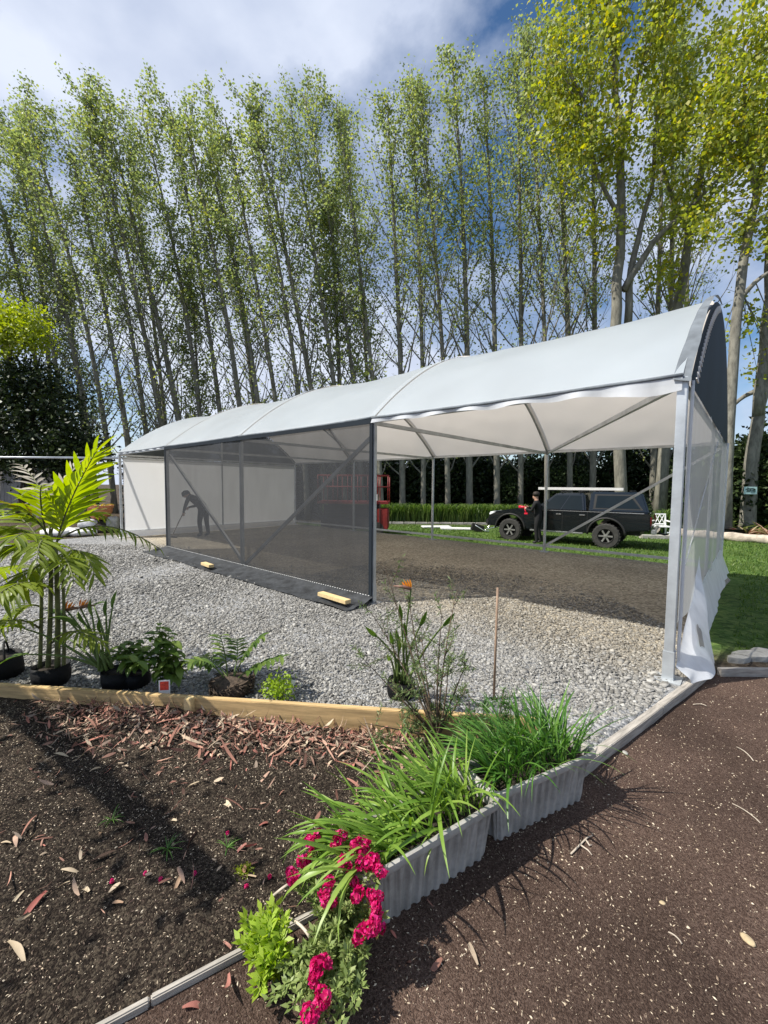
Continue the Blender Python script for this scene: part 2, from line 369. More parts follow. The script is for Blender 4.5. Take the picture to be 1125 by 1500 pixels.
    def mesh(s, name, m, smooth=False, bevel=0.):
        me = bpy.data.meshes.new(name); me.from_pydata(s.v, [], s.f); me.materials.append(MATS[m])
        if bevel or True:
            bm = bmesh.new(); bm.from_mesh(me)
            if bevel:
                bmesh.ops.bevel(bm, geom=[e for e in bm.edges if len(e.link_faces) == 2 and e.calc_face_angle(0) > .5], offset=bevel, segments=2, affect='EDGES', clamp_overlap=True)
            bmesh.ops.recalc_face_normals(bm, faces=bm.faces); bm.to_mesh(me); bm.free()
        if smooth:
            for p in me.polygons: p.use_smooth = True
            if smooth == 'auto':
                try: me.set_sharp_from_angle(angle=R_(40))
                except Exception: pass
        return me
    def build(s, name, m, parent=None, smooth=False, bevel=0.):
        return link(bpy.data.objects.new(name, s.mesh(name, m, smooth, bevel)), parent)

def leaves(P, size, seed, axis=None, spread=1., aspect=.6, fold=.15, flat=0.):
    """diamond leaves at points P -> (V, F, tint)"""
    r = np.random.default_rng(seed); P = np.asarray(P, float); n = len(P)
    d = r.normal(size=(n, 3)) * spread
    if axis is not None: d += np.asarray(axis, float)
    d /= np.linalg.norm(d, axis=1)[:, None] + 1e-9
    q = r.normal(size=(n, 3)); q[:, 2] += flat
    sd = np.cross(d, q); sd /= np.linalg.norm(sd, axis=1)[:, None] + 1e-9
    nr = np.cross(sd, d)
    s = (np.asarray(size) * r.uniform(.65, 1.25, n))[:, None] if np.isscalar(size) else np.asarray(size)[:, None]
    V = np.stack([P, P + d * s * .45 + sd * s * aspect / 2 + nr * s * fold, P + d * s, P + d * s * .45 - sd * s * aspect / 2 + nr * s * fold], 1).reshape(-1, 3)
    F = np.arange(4 * n).reshape(-1, 4)
    return V, F, np.repeat(np.clip(r.normal(.45, .25, n), 0, 1), 4)
def vnoise(x, y, z, s): return mnoise.noise(Vector((x * s, y * s, z * s)))
def ordn(n):
    return '%d%s' % (n, 'th' if 10 <= n % 100 <= 20 else {1: 'st', 2: 'nd', 3: 'rd'}.get(n % 10, 'th'))
def bez(a, b, c, n=10):
    a, b, c = Vector(a), Vector(b), Vector(c)
    return [a * (1 - t) ** 2 + b * 2 * t * (1 - t) + c * t * t for t in [i / n for i in range(n + 1)]]
def place(me, name, parent, pos, direction, up, scale=1., roll=0.):
    """object whose local +Y runs along direction"""
    d = Vector(direction).normalized(); u = Vector(up)
    x = d.cross(u)
    if x.length < 1e-3: x = d.cross(Vector((1, 0, .1)))
    x.normalize(); z = x.cross(d)
    M = Matrix((x, d, z)).transposed().to_4x4()
    if roll: M = M @ Matrix.Rotation(roll, 4, 'Y')
    o = bpy.data.objects.new(name, me); link(o, parent)
    sc = scale if hasattr(scale, '__len__') else (scale,) * 3
    o.matrix_basis = Matrix.Translation(pos) @ M @ Matrix.Diagonal((*sc, 1))
    return o
def strap(length, width, bend, fold=.25, n=7, twist=0., taper=.9, tipw=.04, name='leaf', m='blade_lime', belly=.35):
    """leaf blade along +Y bending towards -Z, V-folded"""
    v, f = [], []; y = z = 0.; a = 0.
    for i in range(n + 1):
        t = i / n; w = width * (min(1, .45 + t / belly * .55) if t < belly else max(tipw, (1 - ((t - belly) / (1 - belly)) ** 2.0)))
        tw = twist * t; cx, sx = math.cos(tw), math.sin(tw)
        for k in (-1, 0, 1):
            xx = k * w / 2; zz = abs(k) * w * fold
            v.append((xx * cx - zz * sx, y - math.sin(a) * 0, z + xx * sx + zz * cx))
        st = length / n; a += bend / n * (1 + .8 * t); y += st * math.cos(a); z -= st * math.sin(a)
    for i in range(n):
        for k in range(2):
            b = i * 3 + k; f.append((b, b + 1, b + 4, b + 3))
    mb = MB().add(v, f); me = bpy.data.meshes.new(name); me.from_pydata(mb.v, [], mb.f); me.materials.append(MATS[m])
    for p in me.polygons: p.use_smooth = True
    return me
def copy_parts(src, dst):
    for ch in src.children:
        c = ch.copy(); link(c, dst); c.matrix_parent_inverse = ch.matrix_parent_inverse.copy()
        for g in ch.children:
            d = g.copy(); link(d, c)

# ------------------------------------------------------------------ ground
def timber_y(x): return 2.93 - .105 * (x + 2.83)
E1, E2, E3 = (-.42, 1.36), (1.19, 2.29), (2.86, 3.53)
def edge_y(x):
    if x < E2[0]: return E2[1] + (x - E2[0]) * (E2[1] - E1[1]) / (E2[0] - E1[0])
    if x < E3[0]: return E2[1] + (x - E2[0]) * (E3[1] - E2[1]) / (E3[0] - E2[0])
    return E3[1] - .004 * (x - E3[0])
def struct(o): o['kind'] = 'structure'; return o

def xs(*seg):
    out = []
    for a, b, n in seg: out += list(np.linspace(a, b, n, endpoint=False))
    return np.array(out + [seg[-1][1]])
gx = xs((-600, -60, 8), (-60, -14, 12), (-14, 20, 90), (20, 60, 12), (60, 600, 8))
gy = xs((-200, 3.3, 6), (3.3, 3.46, 1), (3.46, 3.56, 1), (3.56, 14, 60), (14, 40, 40), (40, 120, 8), (120, 900, 8))
V, K = [], []
for y in gy:
    for x in gx:
        z = -.5 if y < 3.5 else lawn_z(x, y) + .012 * vnoise(x, y, 0, 1.3)
        V.append((x, y, z)); K.append(max(sstep(-5.5, -8.5, x) if False else (1 - sstep(-9.5, -6.5, x)), sstep(19.5, 21.5, y + .3 * vnoise(x, y, 2, .9)), 1 - sstep(3.6, 4.15, y + .25 * vnoise(x, y, 5, 2.5))))
nx = len(gx); F = [(j * nx + i, j * nx + i + 1, (j + 1) * nx + i + 1, (j + 1) * nx + i) for j in range(len(gy) - 1) for i in range(nx - 1)]
struct(npobj('lawn', V, F, 'grass_ground', mask=K, smooth=True))

# gravel pad: a strip in front of the tent and the tent floor, with a low shoulder at the back and right
V, F, K = [], [], []
top = [(-.05 + 13.9 * i / 90) for i in range(91)]
pl = [E3, E2] + [(x, timber_y(x)) for x in (.9, 0, -1, -2, -3, -4, -5, -6.5, -9, -13)]
seg = [0.]
for a, b in zip(pl, pl[1:]): seg.append(seg[-1] + math.dist(a, b))
def along(u):
    s = u * seg[-1]
    for i in range(len(seg) - 1):
        if s <= seg[i + 1] + 1e-9:
            k = (s - seg[i]) / (seg[i + 1] - seg[i]); return (pl[i][0] + (pl[i + 1][0] - pl[i][0]) * k, pl[i][1] + (pl[i + 1][1] - pl[i][1]) * k)
    return pl[-1]
NV = 30
def padz(x, y): return .010 * vnoise(x, y, 0, .9) + .006 * vnoise(x, y, 3, 4)
for i, l in enumerate(top):
    a = along(i / 90); b = TF(l, -.3, 0)
    for j in range(NV + 1):
        k = j / NV; x, y = a[0] + (b.x - a[0]) * k, a[1] + (b.y - a[1]) * k
        V.append((x, y, padz(x, y) - (.03 if j == 0 else 0))); K.append(0.25 * max(0, k - .75) if l > 1 else .5 * k)
    for j in range(1, 42):
        t = -.3 + (TW + .55) * j / 40 if j < 41 else TW + .9
        p = TF(l, t, 0); z = padz(p.x, p.y) if j < 41 else -.6
        V.append((p.x, p.y, z)); K.append(min(1, sstep(-.5, .7, t + .35 * vnoise(p.x, p.y, 1, 1.4)) + .0))
M = NV + 1 + 41
for i in range(90):
    for j in range(M - 1): a = i * M + j; F.append((a, a + M, a + M + 1, a + 1))
o = len(V)
for j in range(M):
    x, y, z = V[j]; V.append((x + .5 * .7, y - .5 * .3, -.6)); K.append(.6)
for j in range(NV, M - 1): F.append((j, j + 1, o + j + 1, o + j))
struct(npobj('gravel_pad', V, F, 'gravel_ground', mask=K, smooth=True))

def bumpy(name, m, X, y0, y1, ny, amp, grade=None):
    V, F = [], []
    for x in X:
        for j in range(ny + 1):
            y = y0(x) + (y1(x) - y0(x)) * j / ny
            z = SOIL + amp * (1.1 * vnoise(x, y, 0, 2.3) + .6 * vnoise(x, y, 4, 8) + .3 * vnoise(x, y, 9, 25))
            if grade: z += grade(x, y)
            V.append((x, y, z))
    F = [(i * (ny + 1) + j, (i + 1) * (ny + 1) + j, (i + 1) * (ny + 1) + j + 1, i * (ny + 1) + j + 1) for i in range(len(X) - 1) for j in range(ny)]
    return struct(npobj(name, V, F, m, smooth=True))
def bed_grade(x, y): return (.05 * (1 - sstep(-1.6, -.5, x)) - .02 * sstep(-.6, .1, x)) * (1 - sstep(0, .4, timber_y(x) - y))
bumpy('garden_bed', 'soil', xs((-13, -3.4, 30), (-3.4, 1.19, 190)), edge_y, timber_y, 110, .020, bed_grade)
bumpy('bark_path', 'bark', xs((-13, -1.2, 30), (-1.2, 3.6, 170), (3.6, 16, 50)), lambda x: -7 if x < -1.2 or x > 3.6 else .2, edge_y, 110, .007)
bumpy('bark_path', 'bark', xs((-1.2, 3.6, 20)), lambda x: -7, lambda x: .2, 20, .007)

# loose stones on the pad
def stones(P, size, seed, mname, name, zoff=.3):
    r = np.random.default_rng(seed); n = len(P)
    base = np.array([(-1, -1, -1), (1, -1, -1), (1, 1, -1), (-1, 1, -1), (-1, -1, 1), (1, -1, 1), (1, 1, 1), (-1, 1, 1)], float) * .5
    q = base[None] * np.stack([r.uniform(.7, 1.5, n), r.uniform(.6, 1.1, n), r.uniform(.3, .7, n)], 1)[:, None]
    q = q * (1 + r.uniform(-.38, .25, (n, 8, 1))) + r.normal(0, .06, (n, 8, 3))
    a, t1, t2 = r.uniform(0, 6.28, n), r.normal(0, .35, n), r.normal(0, .35, n)
    x, y, z = q[..., 0], q[..., 1], q[..., 2]
    y, z = y * np.cos(t1)[:, None] - z * np.sin(t1)[:, None], y * np.sin(t1)[:, None] + z * np.cos(t1)[:, None]
    x, z = x * np.cos(t2)[:, None] - z * np.sin(t2)[:, None], x * np.sin(t2)[:, None] + z * np.cos(t2)[:, None]
    x, y = x * np.cos(a)[:, None] - y * np.sin(a)[:, None], x * np.sin(a)[:, None] + y * np.cos(a)[:, None]
    q = np.stack([x, y, z], -1) * size[:, None, None]
    V = (P[:, None] + q + np.stack([0 * size, 0 * size, size * zoff * .5], -1)[:, None]).reshape(-1, 3)
    f = np.array([(3, 2, 1, 0), (4, 5, 6, 7), (0, 1, 5, 4), (1, 2, 6, 5), (2, 3, 7, 6), (3, 0, 4, 7)])
    F = (np.arange(n)[:, None, None] * 8 + f[None]).reshape(-1, 4)
    return npobj(name, V, F, mname, tint=np.repeat(np.clip(r.normal(.45, .27, n), 0, 1), 8))
r = np.random.default_rng(3)
n = 560000; X = r.uniform(-9, 3.2, n); Y = r.uniform(2.2, 10.5, n)
rel = np.stack([X - N0.x, Y - N0.y], 1); l_ = rel @ np.array([LV.x, LV.y]); t_ = rel @ np.array([TV.x, TV.y])
lo = np.where(X < .95, 2.93 - .105 * (X + 2.83) + .06, np.interp(X, [.95, E2[0], E3[0]], [2.57, 2.36, 3.57]))
dist = np.hypot(X, Y); dens = np.interp(dist, [2.5, 4, 6, 9, 12], [1, .95, .55, .28, .15])
ok = (Y > lo) & (t_ < .12 + .2 * r.normal(size=n)) & (l_ < 13.5) & (l_ > -.02) & (r.random(n) < dens) & (np.abs(X / Y) < 1.15)
P = np.stack([X, Y, 0 * X], 1)[ok]; sz = np.clip(r.lognormal(math.log(.0108), .40, ok.sum()), .005, .034) * np.interp(dist[ok], [3, 10], [1, 1.55])
sz *= 1 + .8 * np.exp(-(((P[:, 0] - 2.0) / .5) ** 2 + ((P[:, 1] - 3.1) / .35) ** 2)) * r.random(len(P))
tag(stones(P, sz, 4, 'stone', 'loose_gravel'), 'loose grey crushed gravel spread in front of the tent', 'gravel', None, 'stuff')
ok = (t_ > -.15) & (t_ < 3.0) & (l_ > 0) & (l_ < 5.2) & (r.random(n) < .5 * np.exp(-np.clip(t_ - 1.2, 0, 9)))
P = np.stack([X, Y, 0 * X], 1)[ok]; sz = np.clip(r.lognormal(math.log(.013), .4, ok.sum()), .006, .04)
tag(stones(P, sz, 5, 'tan_stone', 'loose_tan_gravel'), 'finer tan gravel along the open front of the tent floor', 'gravel', None, 'stuff')

# wood chips and pale flecks in the bed and on the path
def scatter(n, seed, poly_ok, x0, x1, y0, y1):
    r = np.random.default_rng(seed); X = r.uniform(x0, x1, n); Y = r.uniform(y0, y1, n); k = poly_ok(X, Y, r); return np.stack([X[k], Y[k], np.full(k.sum(), SOIL + .004)], 1)
def chips(P, seed, lo, hi, name, label):
    r = np.random.default_rng(seed); n = len(P); s = np.exp(r.uniform(math.log(lo), math.log(hi), n))
    a = r.uniform(0, 6.28, n); d = np.stack([np.cos(a), np.sin(a), r.normal(0, .3, n)], 1); sd = np.stack([-np.sin(a), np.cos(a), r.normal(0, .5, n)], 1)
    w = s * r.uniform(.12, .45, n)
    up = np.array([0, 0, 1.0]); S = s[:, None] / 2; Wd = w[:, None] / 2
    for i in range(n): P[i, 2] = P[i, 2] + 0
    V = np.stack([P - d * S, P + sd * Wd, P + d * S, P - sd * Wd, P + up * (w[:, None] * .5 + .0015)], 1).reshape(-1, 3)
    f = np.array([(0, 1, 4), (1, 2, 4), (2, 3, 4), (3, 0, 4)]); F = (np.arange(n)[:, None, None] * 5 + f).reshape(-1, 3)
    return tag(npobj(name, V, F, 'chips', tint=np.repeat(np.clip(r.random(n) ** 1.35, 0, 1), 5)), label, 'wood chips', None, 'stuff')
def eyv(X): return np.interp(X, [-13, E1[0], E2[0], E3[0], 30], [edge_y(-13), E1[1], E2[1], E3[1], 3.4])
def surf(P, amp, bed):
    for p in P:
        x, y = p[0], p[1]; p[2] = SOIL + amp * (1.1 * vnoise(x, y, 0, 2.3) + .6 * vnoise(x, y, 4, 8) + .3 * vnoise(x, y, 9, 25)) + (bed_grade(x, y) if bed else 0) + .001
    return P
inb = lambda X, Y, r: (Y > eyv(X) + .02) & (Y < 2.93 - .105 * (X + 2.83) - .03) & (np.abs(X) < Y * .98 + .15)
inp = lambda X, Y, r: (Y < eyv(X) - .03) & (np.abs(X) < Y * .98 + .15) & (r.random(len(X)) < np.clip(1.15 - .42 * (X - .3), .25, 1))
chips(surf(scatter(60000, 11, inb, -3.2, 1.2, .85, 3.1), .020, True), 12, .0032, .013, 'soil_flecks', 'pale flecks of bark and pumice all over the black soil')
chips(surf(scatter(70000, 13, inp, -1.0, 4.2, .8, 3.5), .007, False), 14, .003, .015, 'bark_chips', 'fine pale wood chips strewn over the brown path')

# grass blades on the lawn near enough to show
r = np.random.default_rng(21); n = 60000
X = r.uniform(2.9, 17, n); Y = r.uniform(3.8, 20.5, n); tt = (X - N0.x) * TV.x + (Y - N0.y) * TV.y; ll = (X - N0.x) * LV.x + (Y - N0.y) * LV.y
k = ((ll < -.35) | (tt > TW + 1.0)) & (np.abs(X / Y) < 1.0) & (r.random(n) < np.interp(Y, [4, 8, 20], [1, .8, .45]))
X2 = r.uniform(-4, 3.2, 15000); Y2 = r.uniform(11, 20.5, 15000); k2 = (((X2 - N0.x) * TV.x + (Y2 - N0.y) * TV.y) > TW + 1.0)
X, Y = np.concatenate([X[k], X2[k2]]), np.concatenate([Y[k], Y2[k2]]); n = len(X)
Z = np.array([lawn_z(x, y) for x, y in zip(X, Y)]); hgt = r.uniform(.025, .06, n) * np.interp(Y, [4, 12], [1, 1.3]); a = r.uniform(0, 6.28, n); w = r.uniform(.004, .009, n) * np.interp(Y, [4, 12], [1, 2.2])
b0 = np.stack([X, Y, Z], 1); dx = np.stack([np.cos(a) * w, np.sin(a) * w, 0 * w], 1); tip = b0 + np.stack([r.normal(0, .02, n), r.normal(0, .02, n), hgt], 1)
V = np.stack([b0 - dx, b0 + dx, tip], 1).reshape(-1, 3)
leafmat('grass_blade', ((.04, .085, .015), (.085, .15, .025), (.16, .21, .05)), .3)
tag(npobj('grass', V, np.arange(3 * n).reshape(-1, 3), 'grass_blade', tint=np.repeat(np.clip(r.normal(.5, .25, n), 0, 1), 3)), 'short mown grass of the lawn behind and beside the tent', 'grass', None, 'stuff')

# ------------------------------------------------------------------ the tent
tent = thing('tent', 'long white barrel-roofed frame tent on galvanised posts over gravel', 'tent')
ends = {}
for i in range(5):
    for side, t in (('N', 0), ('F', TW)):
        w = .068 if (i == 0 and side == 'N') else (.055 if side == 'N' else .05)
        MB().bar(TF(BAY * i, t, -.02), TF(BAY * i, t, TH_), w, w * 1.05, up=TV).build('post', 'steel', tent, bevel=.004)
        if side == 'N' and i in (0, 1): MB().bar(TF(BAY * i + (.0), t - .0, .0), TF(BAY * i, t, .24), w + .012, w + .012, up=TV).build('post_socket', 'steel', tent, bevel=.003)
        MB().box(TF(BAY * i, t, .006), (.18, .18, .012), Matrix.Rotation(math.pi / 2 - TH, 3, 'Z')).build('base_plate', 'steel_dull' if i < 4 else 'white_paint', tent)
def arch(s): return 1 - abs(2 * s - 1) ** 2
for i in range(5):
    pts = [TF(BAY * i, TW * s, TH_ - .03 + (RISE - .02) * arch(s)) for s in np.linspace(0, 1, 25)]
    MB().tube(pts, .024, 8).build('arch_rib', 'steel_dull', tent, smooth=True)
    MB().bar(TF(BAY * i, .03, TH_ - .05), TF(BAY * i, TW - .03, TH_ - .05), .035, .05).build('tie_beam', 'steel_dull', tent)
for i in range(4):
    MB().bar(TF(BAY * i + .03, 0, TH_ - .02), TF(BAY * (i + 1) - .03, 0, TH_ - .02), .05, .05).build('eave_rail', 'steel', tent)
    MB().bar(TF(BAY * i + .03, TW, TH_ - .02), TF(BAY * (i + 1) - .03, TW, TH_ - .02), .05, .05).build('eave_rail', 'steel', tent)
    MB().bar(TF(BAY * i + .03, TW, .14), TF(BAY * (i + 1) - .03, TW, .14), .05, .05).build('base_rail', 'steel', tent)
    if i in (1, 2): MB().bar(TF(BAY * i + .03, .0, .05), TF(BAY * (i + 1) - .03, .0, .05), .045, .045).build('base_rail', 'steel_dull', tent)
MB().bar(TF(BAY * 4, .06, .17), TF(BAY * 4, TW - .06, .17), .045, .045).build('base_rail', 'steel', tent)
MB().bar(TF(BAY * 4, .06, TH_ - .12), TF(BAY * 4, TW - .06, TH_ - .12), .045, .045).build('end_rail', 'steel', tent)
MB().bar(TF(BAY * 4 - .03, TW * .5, 0), TF(BAY * 4 - .03, TW * .5, TH_ + RISE - .08), .04, .04, up=TV).build('post', 'steel_dull', tent)
MB().bar(TF(-.02, TW * .5, 0), TF(-.02, TW * .5, TH_ + RISE - .08), .035, .035, up=TV).build('post', 'steel_dull', tent)
for a, b in (((BAY - .03, TW + .005, .16), (.05, TW + .005, TH_ - .1)), ((3 * BAY - .03, .05, TH_ - .18), (2 * BAY + .03, .05, .10)), ((BAY + .03, .05, TH_ - .18), (2 * BAY - .03, .05, .10)),
             ((BAY - .03, TW - .05, TH_ - .05), (.05, .06, TH_ - .05)), ((3 * BAY + .05, TW - .06, TH_ - .05), (2 * BAY - .6, 1.2, TH_ + .62))):
    MB().bar(TF(*a), TF(*b), .04, .05).build('brace', 'steel', tent)
def rfn(i):
    def fn(u, v):
        s = v; l = BAY * (i + u); sag = math.sin(math.pi * u) ** .8
        k = arch(s)
        lo_, hi_ = (-.04 if i == 0 and u == 0 else 0), 0
        z = TH_ + .02 + RISE * k - (.05 if i == 0 else .08) * sag * min(1, k * 1.2) - .015 * math.sin(math.pi * u) * (1 - k)
        p = TF(l, TW * s + (.5 - s) * -.06, z)
        wr = .013 * vnoise(l * 1.2 + s * 3, s * 9, i, 1.6) + .006 * vnoise(l * 2.5 - s * 8, s * 16, 4, 1.0)
        nrm = TV * (2 * s - 1) * .6 + ZV
        return p + nrm.normalized() * (wr * min(1, 12 * u * (1 - u)))
    return fn
for i in range(4):
    MB().grid(rfn(i), 44, 64).build('roof_panel', 'roof_cloth', tent, smooth=True)
for i in range(5):       # seam bands over the ribs
    if 0 < i < 4: MB().grid(lambda u, v: TF(BAY * i + (u - .5) * .09, TW * v + (.5 - v) * -.08, TH_ + .032 + RISE * arch(v)), 1, 48).build('seam_band', 'roof_cloth', tent, smooth=True)
for i in range(4):       # rolled hem and loose valance under the near eave
    MB().tube([TF(BAY * (i + k / 12), -.045, TH_ + .01 - .012 * math.sin(math.pi * k / 12) + .004 * vnoise(k, i, 0, 1.7)) for k in range(13)], .016, 6).build('eave_hem', 'grey_cloth', tent, smooth=True)
    MB().tube([TF(BAY * (i + k / 12), TW + .045, TH_ + .01) for k in range(13)], .016, 6).build('eave_hem', 'grey_cloth', tent, smooth=True)
    if i != 1 and i != 2:
        def vf(u, v):
            l = BAY * (i + u); d = (.055 if i == 0 else .03) * (1 + .7 * vnoise(l * 2.2, i, 0, 1))
            if i == 0: d += .05 * sstep(.45, .05, u)
            return TF(l, -.05 + .018 * math.sin(l * 13 + 2 * vnoise(l, 3, 1, 1.5)) * v, TH_ + .0 - d * v)
        MB().grid(vf, 60, 4).build('eave_valance', 'clear_plastic', tent, smooth=True)
# gables: black cloth on the near right end, dark net on the far left end
def gable(l, m, inset=0.):
    def fn(u, v): return TF(l + .03 * math.sin(math.pi * u) * math.sin(math.pi * v) * (-1 if l < 1 else 1), inset + (TW - 2 * inset) * u, TH_ - .06 + (RISE * arch(u) + .06) * v * .995)
    return MB().grid(fn, 48, 12).build('gable_panel', m, tent, smooth=True)
gable(-.05, 'dark_cloth'); gable(4 * BAY + .01, 'gable_net', .02)
def collar(u, v):
    s = u * .46; return TF(-.055 + .115 * v * (1 - .93 * u) + .012 * vnoise(u * 9, v * 3, 0, 1), TW * s - .07, TH_ + .050 - .006 * u - .10 * (1 - u) ** 3 * (1 - v * .3) + RISE * arch(s))
MB().grid(collar, 40, 5).build('gable_collar', 'grey_cloth', tent, smooth=True)
pts = []
for k in range(61):
    s = .01 + .33 * k / 60; pts.append(TF(-.075 - .006 * (k % 2), TW * s + .05 * (k % 2), TH_ + RISE * arch(s) - .06 - .05 * (k % 2)))
MB().tube(pts, .0065, 4).build('gable_lacing', 'lace', tent)
# left end wall
def wall(u, v):
    rr = .10; t = .07 + (TW - .14) * u; z = .20 + (TH_ - .35) * v
    return TF(4 * BAY - .02 + .012 * vnoise(t, z, 0, 1.1) , t, z)
MB().grid(wall, 60, 24).build('end_wall', 'wall_cloth', tent, smooth=True)
MB().grid(lambda u, v: TF(4 * BAY - .06 - .12 * v + .03 * vnoise(u * 20, v, 0, 1), .1 + (TW - .2) * u, .19 - .16 * v), 30, 3).build('wall_skirt', 'wall_cloth', tent, smooth=True)
# black shade net over the two middle bays of the near side
def scr(u, v): return TF(BAY - .01 + (2 * BAY + .02) * u, -.045 + .012 * vnoise(u * 9, v * 3, 0, 1), .03 + (TH_ - .05) * v)
sc_ = MB().grid(scr, 60, 24).build('shade_screen', 'screen_net', tent, smooth=True)
def skirt(u, v):
    l = BAY - .06 + (2 * BAY + .16) * u; w = .50 + .07 * vnoise(l, 0, 7, 1.1)
    return TF(l, -.05 - w * v, .075 * (1 - v) ** 2 + .022 + .018 * vnoise(l * 1.6, v * 4, 0, 1.0) + .012 * vnoise(l * 5, v * 9, 2, 1))
MB().grid(skirt, 110, 8).build('screen_skirt', 'black_skirt', sc_, smooth=True)
st = MB()
for k in range(130):
    l = BAY + 2 * BAY * (k + .2) / 130; st.bar(TF(l, -.062, .105), TF(l + .022, -.062, .105), .006, .006)
st.build('stitching', 'lace', sc_)['kind'] = 'stuff'
for l in (BAY + .005, 3 * BAY - .005): MB().bar(TF(l, -.05, .03), TF(l, -.05, TH_ - .02), .05, .012, up=TV).build('screen_edge', 'dark_cloth', sc_)
MB().bar(TF(BAY, -.055, TH_ - .035), TF(3 * BAY, -.055, TH_ - .035), .012, .06).build('screen_edge', 'dark_cloth', sc_)
# translucent white curtain across the right end, its loose plastic foot
def cur(u, v):
    t = .05 + (TW - .1) * u; z = .42 + (TH_ - .45) * v
    return TF(-.045 + .02 * math.sin(t * 5.2 + .8 * vnoise(t, z, 0, .8)) * (1 - v * .7) + .01 * vnoise(t * 3, z * 1.5, 0, 1), t, z)
cu = MB().grid(cur, 90, 20).build('end_curtain', 'white_net', tent, smooth=True)
def foot(u, v):
    t = -.03 + 1.55 * u * (1 - .58 * v) + .03 * v; out = -.052 - .21 * v ** 1.25 * (.55 + .45 * min(1, u * 3)) - .022 * math.sin(t * 11 + 4 * v) * (.25 + v) * .5 - .02 * vnoise(t * 2.2, v * 2, 0, 1.1) * v
    z = (.12 + .70 * u ** 1.1) * (1 - v) ** .92 + .012
    return TF(out, t, z)
MB().grid(foot, 40, 18).build('curtain_foot', 'clear_plastic', cu, smooth=True)
def foot2(u, v):
    t = 1.5 + 4.3 * u; return TF(-.05 - .12 * v - .03 * vnoise(t * 3, v, 2, 1.3) * v, t, .46 * (1 - v) + .02 * v)
MB().grid(foot2, 40, 6).build('curtain_foot', 'clear_plastic', cu, smooth=True)
MB().tube([TF(-.055, .06 + .012 * math.sin(k * 1.3), TH_ - .02 - k * (TH_ - .1) / 20) for k in range(21)], .013, 5).build('curtain_hem', 'wall_cloth', cu, smooth=True)
MB().tube([TF(-.055, TW - .05 + .02 * math.sin(k * 1.7), TH_ - .02 - k * (TH_ - .1) / 20) for k in range(21)], .022, 5).build('curtain_hem', 'wall_cloth', cu, smooth=True)
MB().tube([TF(-.05, TW * .62, TH_ - .05), TF(-.05, .25, .9)], .006, 4).build('curtain_cord', 'steel_dull', cu)
netmat('stain', (.13, .11, .09), .45, 0, .4, 30)
MB().grid(lambda u, v: foot(.52 + .09 * v * math.cos(u * 6.283) * (1 + .3 * math.sin(u * 19)), .52 + .13 * v * math.sin(u * 6.283) * (1 + .25 * math.cos(u * 25))) - LV * .008, 24, 5).build('dirt_stain', 'stain', cu, True)

# ------------------------------------------------------------------ trees
def limb_path(p0, d0, length, n, up=.25, wob=.12, r=None):
    p, d, out = Vector(p0), Vector(d0).normalized(), [Vector(p0)]
    for i in range(n):
        d = (d + Vector((r.normal(0, wob), r.normal(0, wob), up / n + r.normal(0, wob * .4)))).normalized()
        p = p + d * length / n; out.append(p.copy())
    return out
def poplar_proto(seed, H, r0, lean, nb=44, nleaf=6500, lsize=.135, lowbare=.30, width=1.0, mleaf='poplar_leaf'):
    r = np.random.default_rng(seed); tk, br = MB(), MB(); LP = []; LA = []
    tp = []
    for i in range(19):
        k = i / 18; z = H * k
        tp.append(Vector((-lean * H * k ** 1.5 + .10 * math.sin(k * 5 + seed) * k, .12 * math.sin(k * 4 + seed * 2), z)))
    tk.tube(tp, [r0 * (1.25 if i == 0 else 1) * (1 - i / 18.6) ** .75 + .012 for i in range(19)], 9)
    def at(k):
        q = k * 18; i = min(17, int(q)); return tp[i].lerp(tp[i + 1], q - i)
    for b in range(nb):
        k = .10 + .88 * (b + r.random()) / nb; p = at(k); az = r.uniform(0, 6.283)
        low = k < lowbare
        ln = H * (.15 if low else .21) * (1.08 - k) ** .55 * r.uniform(.55, 1.15) * width
        ang = r.uniform(.38, .62) if k < .75 else r.uniform(.2, .4)
        d = Vector((math.cos(az) * math.sin(ang) - .22 * k, math.sin(az) * math.sin(ang), math.cos(ang)))
        if low: d.z *= .8
        path = limb_path(p, d, ln, 5, .35, .10, r); r1 = r0 * .34 * (1 - k * .75)
        br.tube(path, [r1 * (1 - .85 * i / 5) + .004 for i in range(6)], 4, cap=False)
        dens = (.22 if low else .25 + .75 * sstep(lowbare, lowbare + .25, k))
        for q in range(7):
            j = r.integers(1, 6); tl = ln * r.uniform(.18, .36); dd = (path[j] - path[j - 1]).normalized() + Vector(r.normal(0, .5, 3)); dd.x -= .15
            tw = limb_path(path[j], dd, tl, 3, .3, .15, r); br.tube(tw, [.011, .009, .006, .003], 3, cap=False)
            m = int(nleaf / nb / 7 * dens * 1.25)
            for w in range(m):
                a = tw[0].lerp(tw[3], r.random() ** .6); LP.append(a + Vector(r.normal(0, .2, 3))); LA.append(0)
    V, F, T = leaves(LP, lsize, seed + 50, axis=(-.35, 0, -.35), spread=.7, aspect=.85)
    return tk.mesh('trunk', 'poplar_bark', True), br.mesh('branches', 'poplar_bark', True), npmesh('crown', V, F, mleaf, tint=T)
PROTO = [poplar_proto(100 + i, 25.0, .138 + .012 * (i % 3), (.13, .11, .15, .12, .14, .05, .07, .035)[i], nb=(44, 40, 48, 42, 46, 38, 50, 44)[i], nleaf=(5000, 4400, 5400, 4700, 5000, 4200, 5000, 4500)[i], width=(1.3, 1.15, 1.4, 1.2, 1.35, 1.1, 1.3, 1.2)[i]) for i in range(8)]
BUSHY = [poplar_proto(140 + i, 15.0, .12, .05, nb=40, nleaf=4200, lsize=.15, lowbare=.12, width=1.25) for i in range(2)]
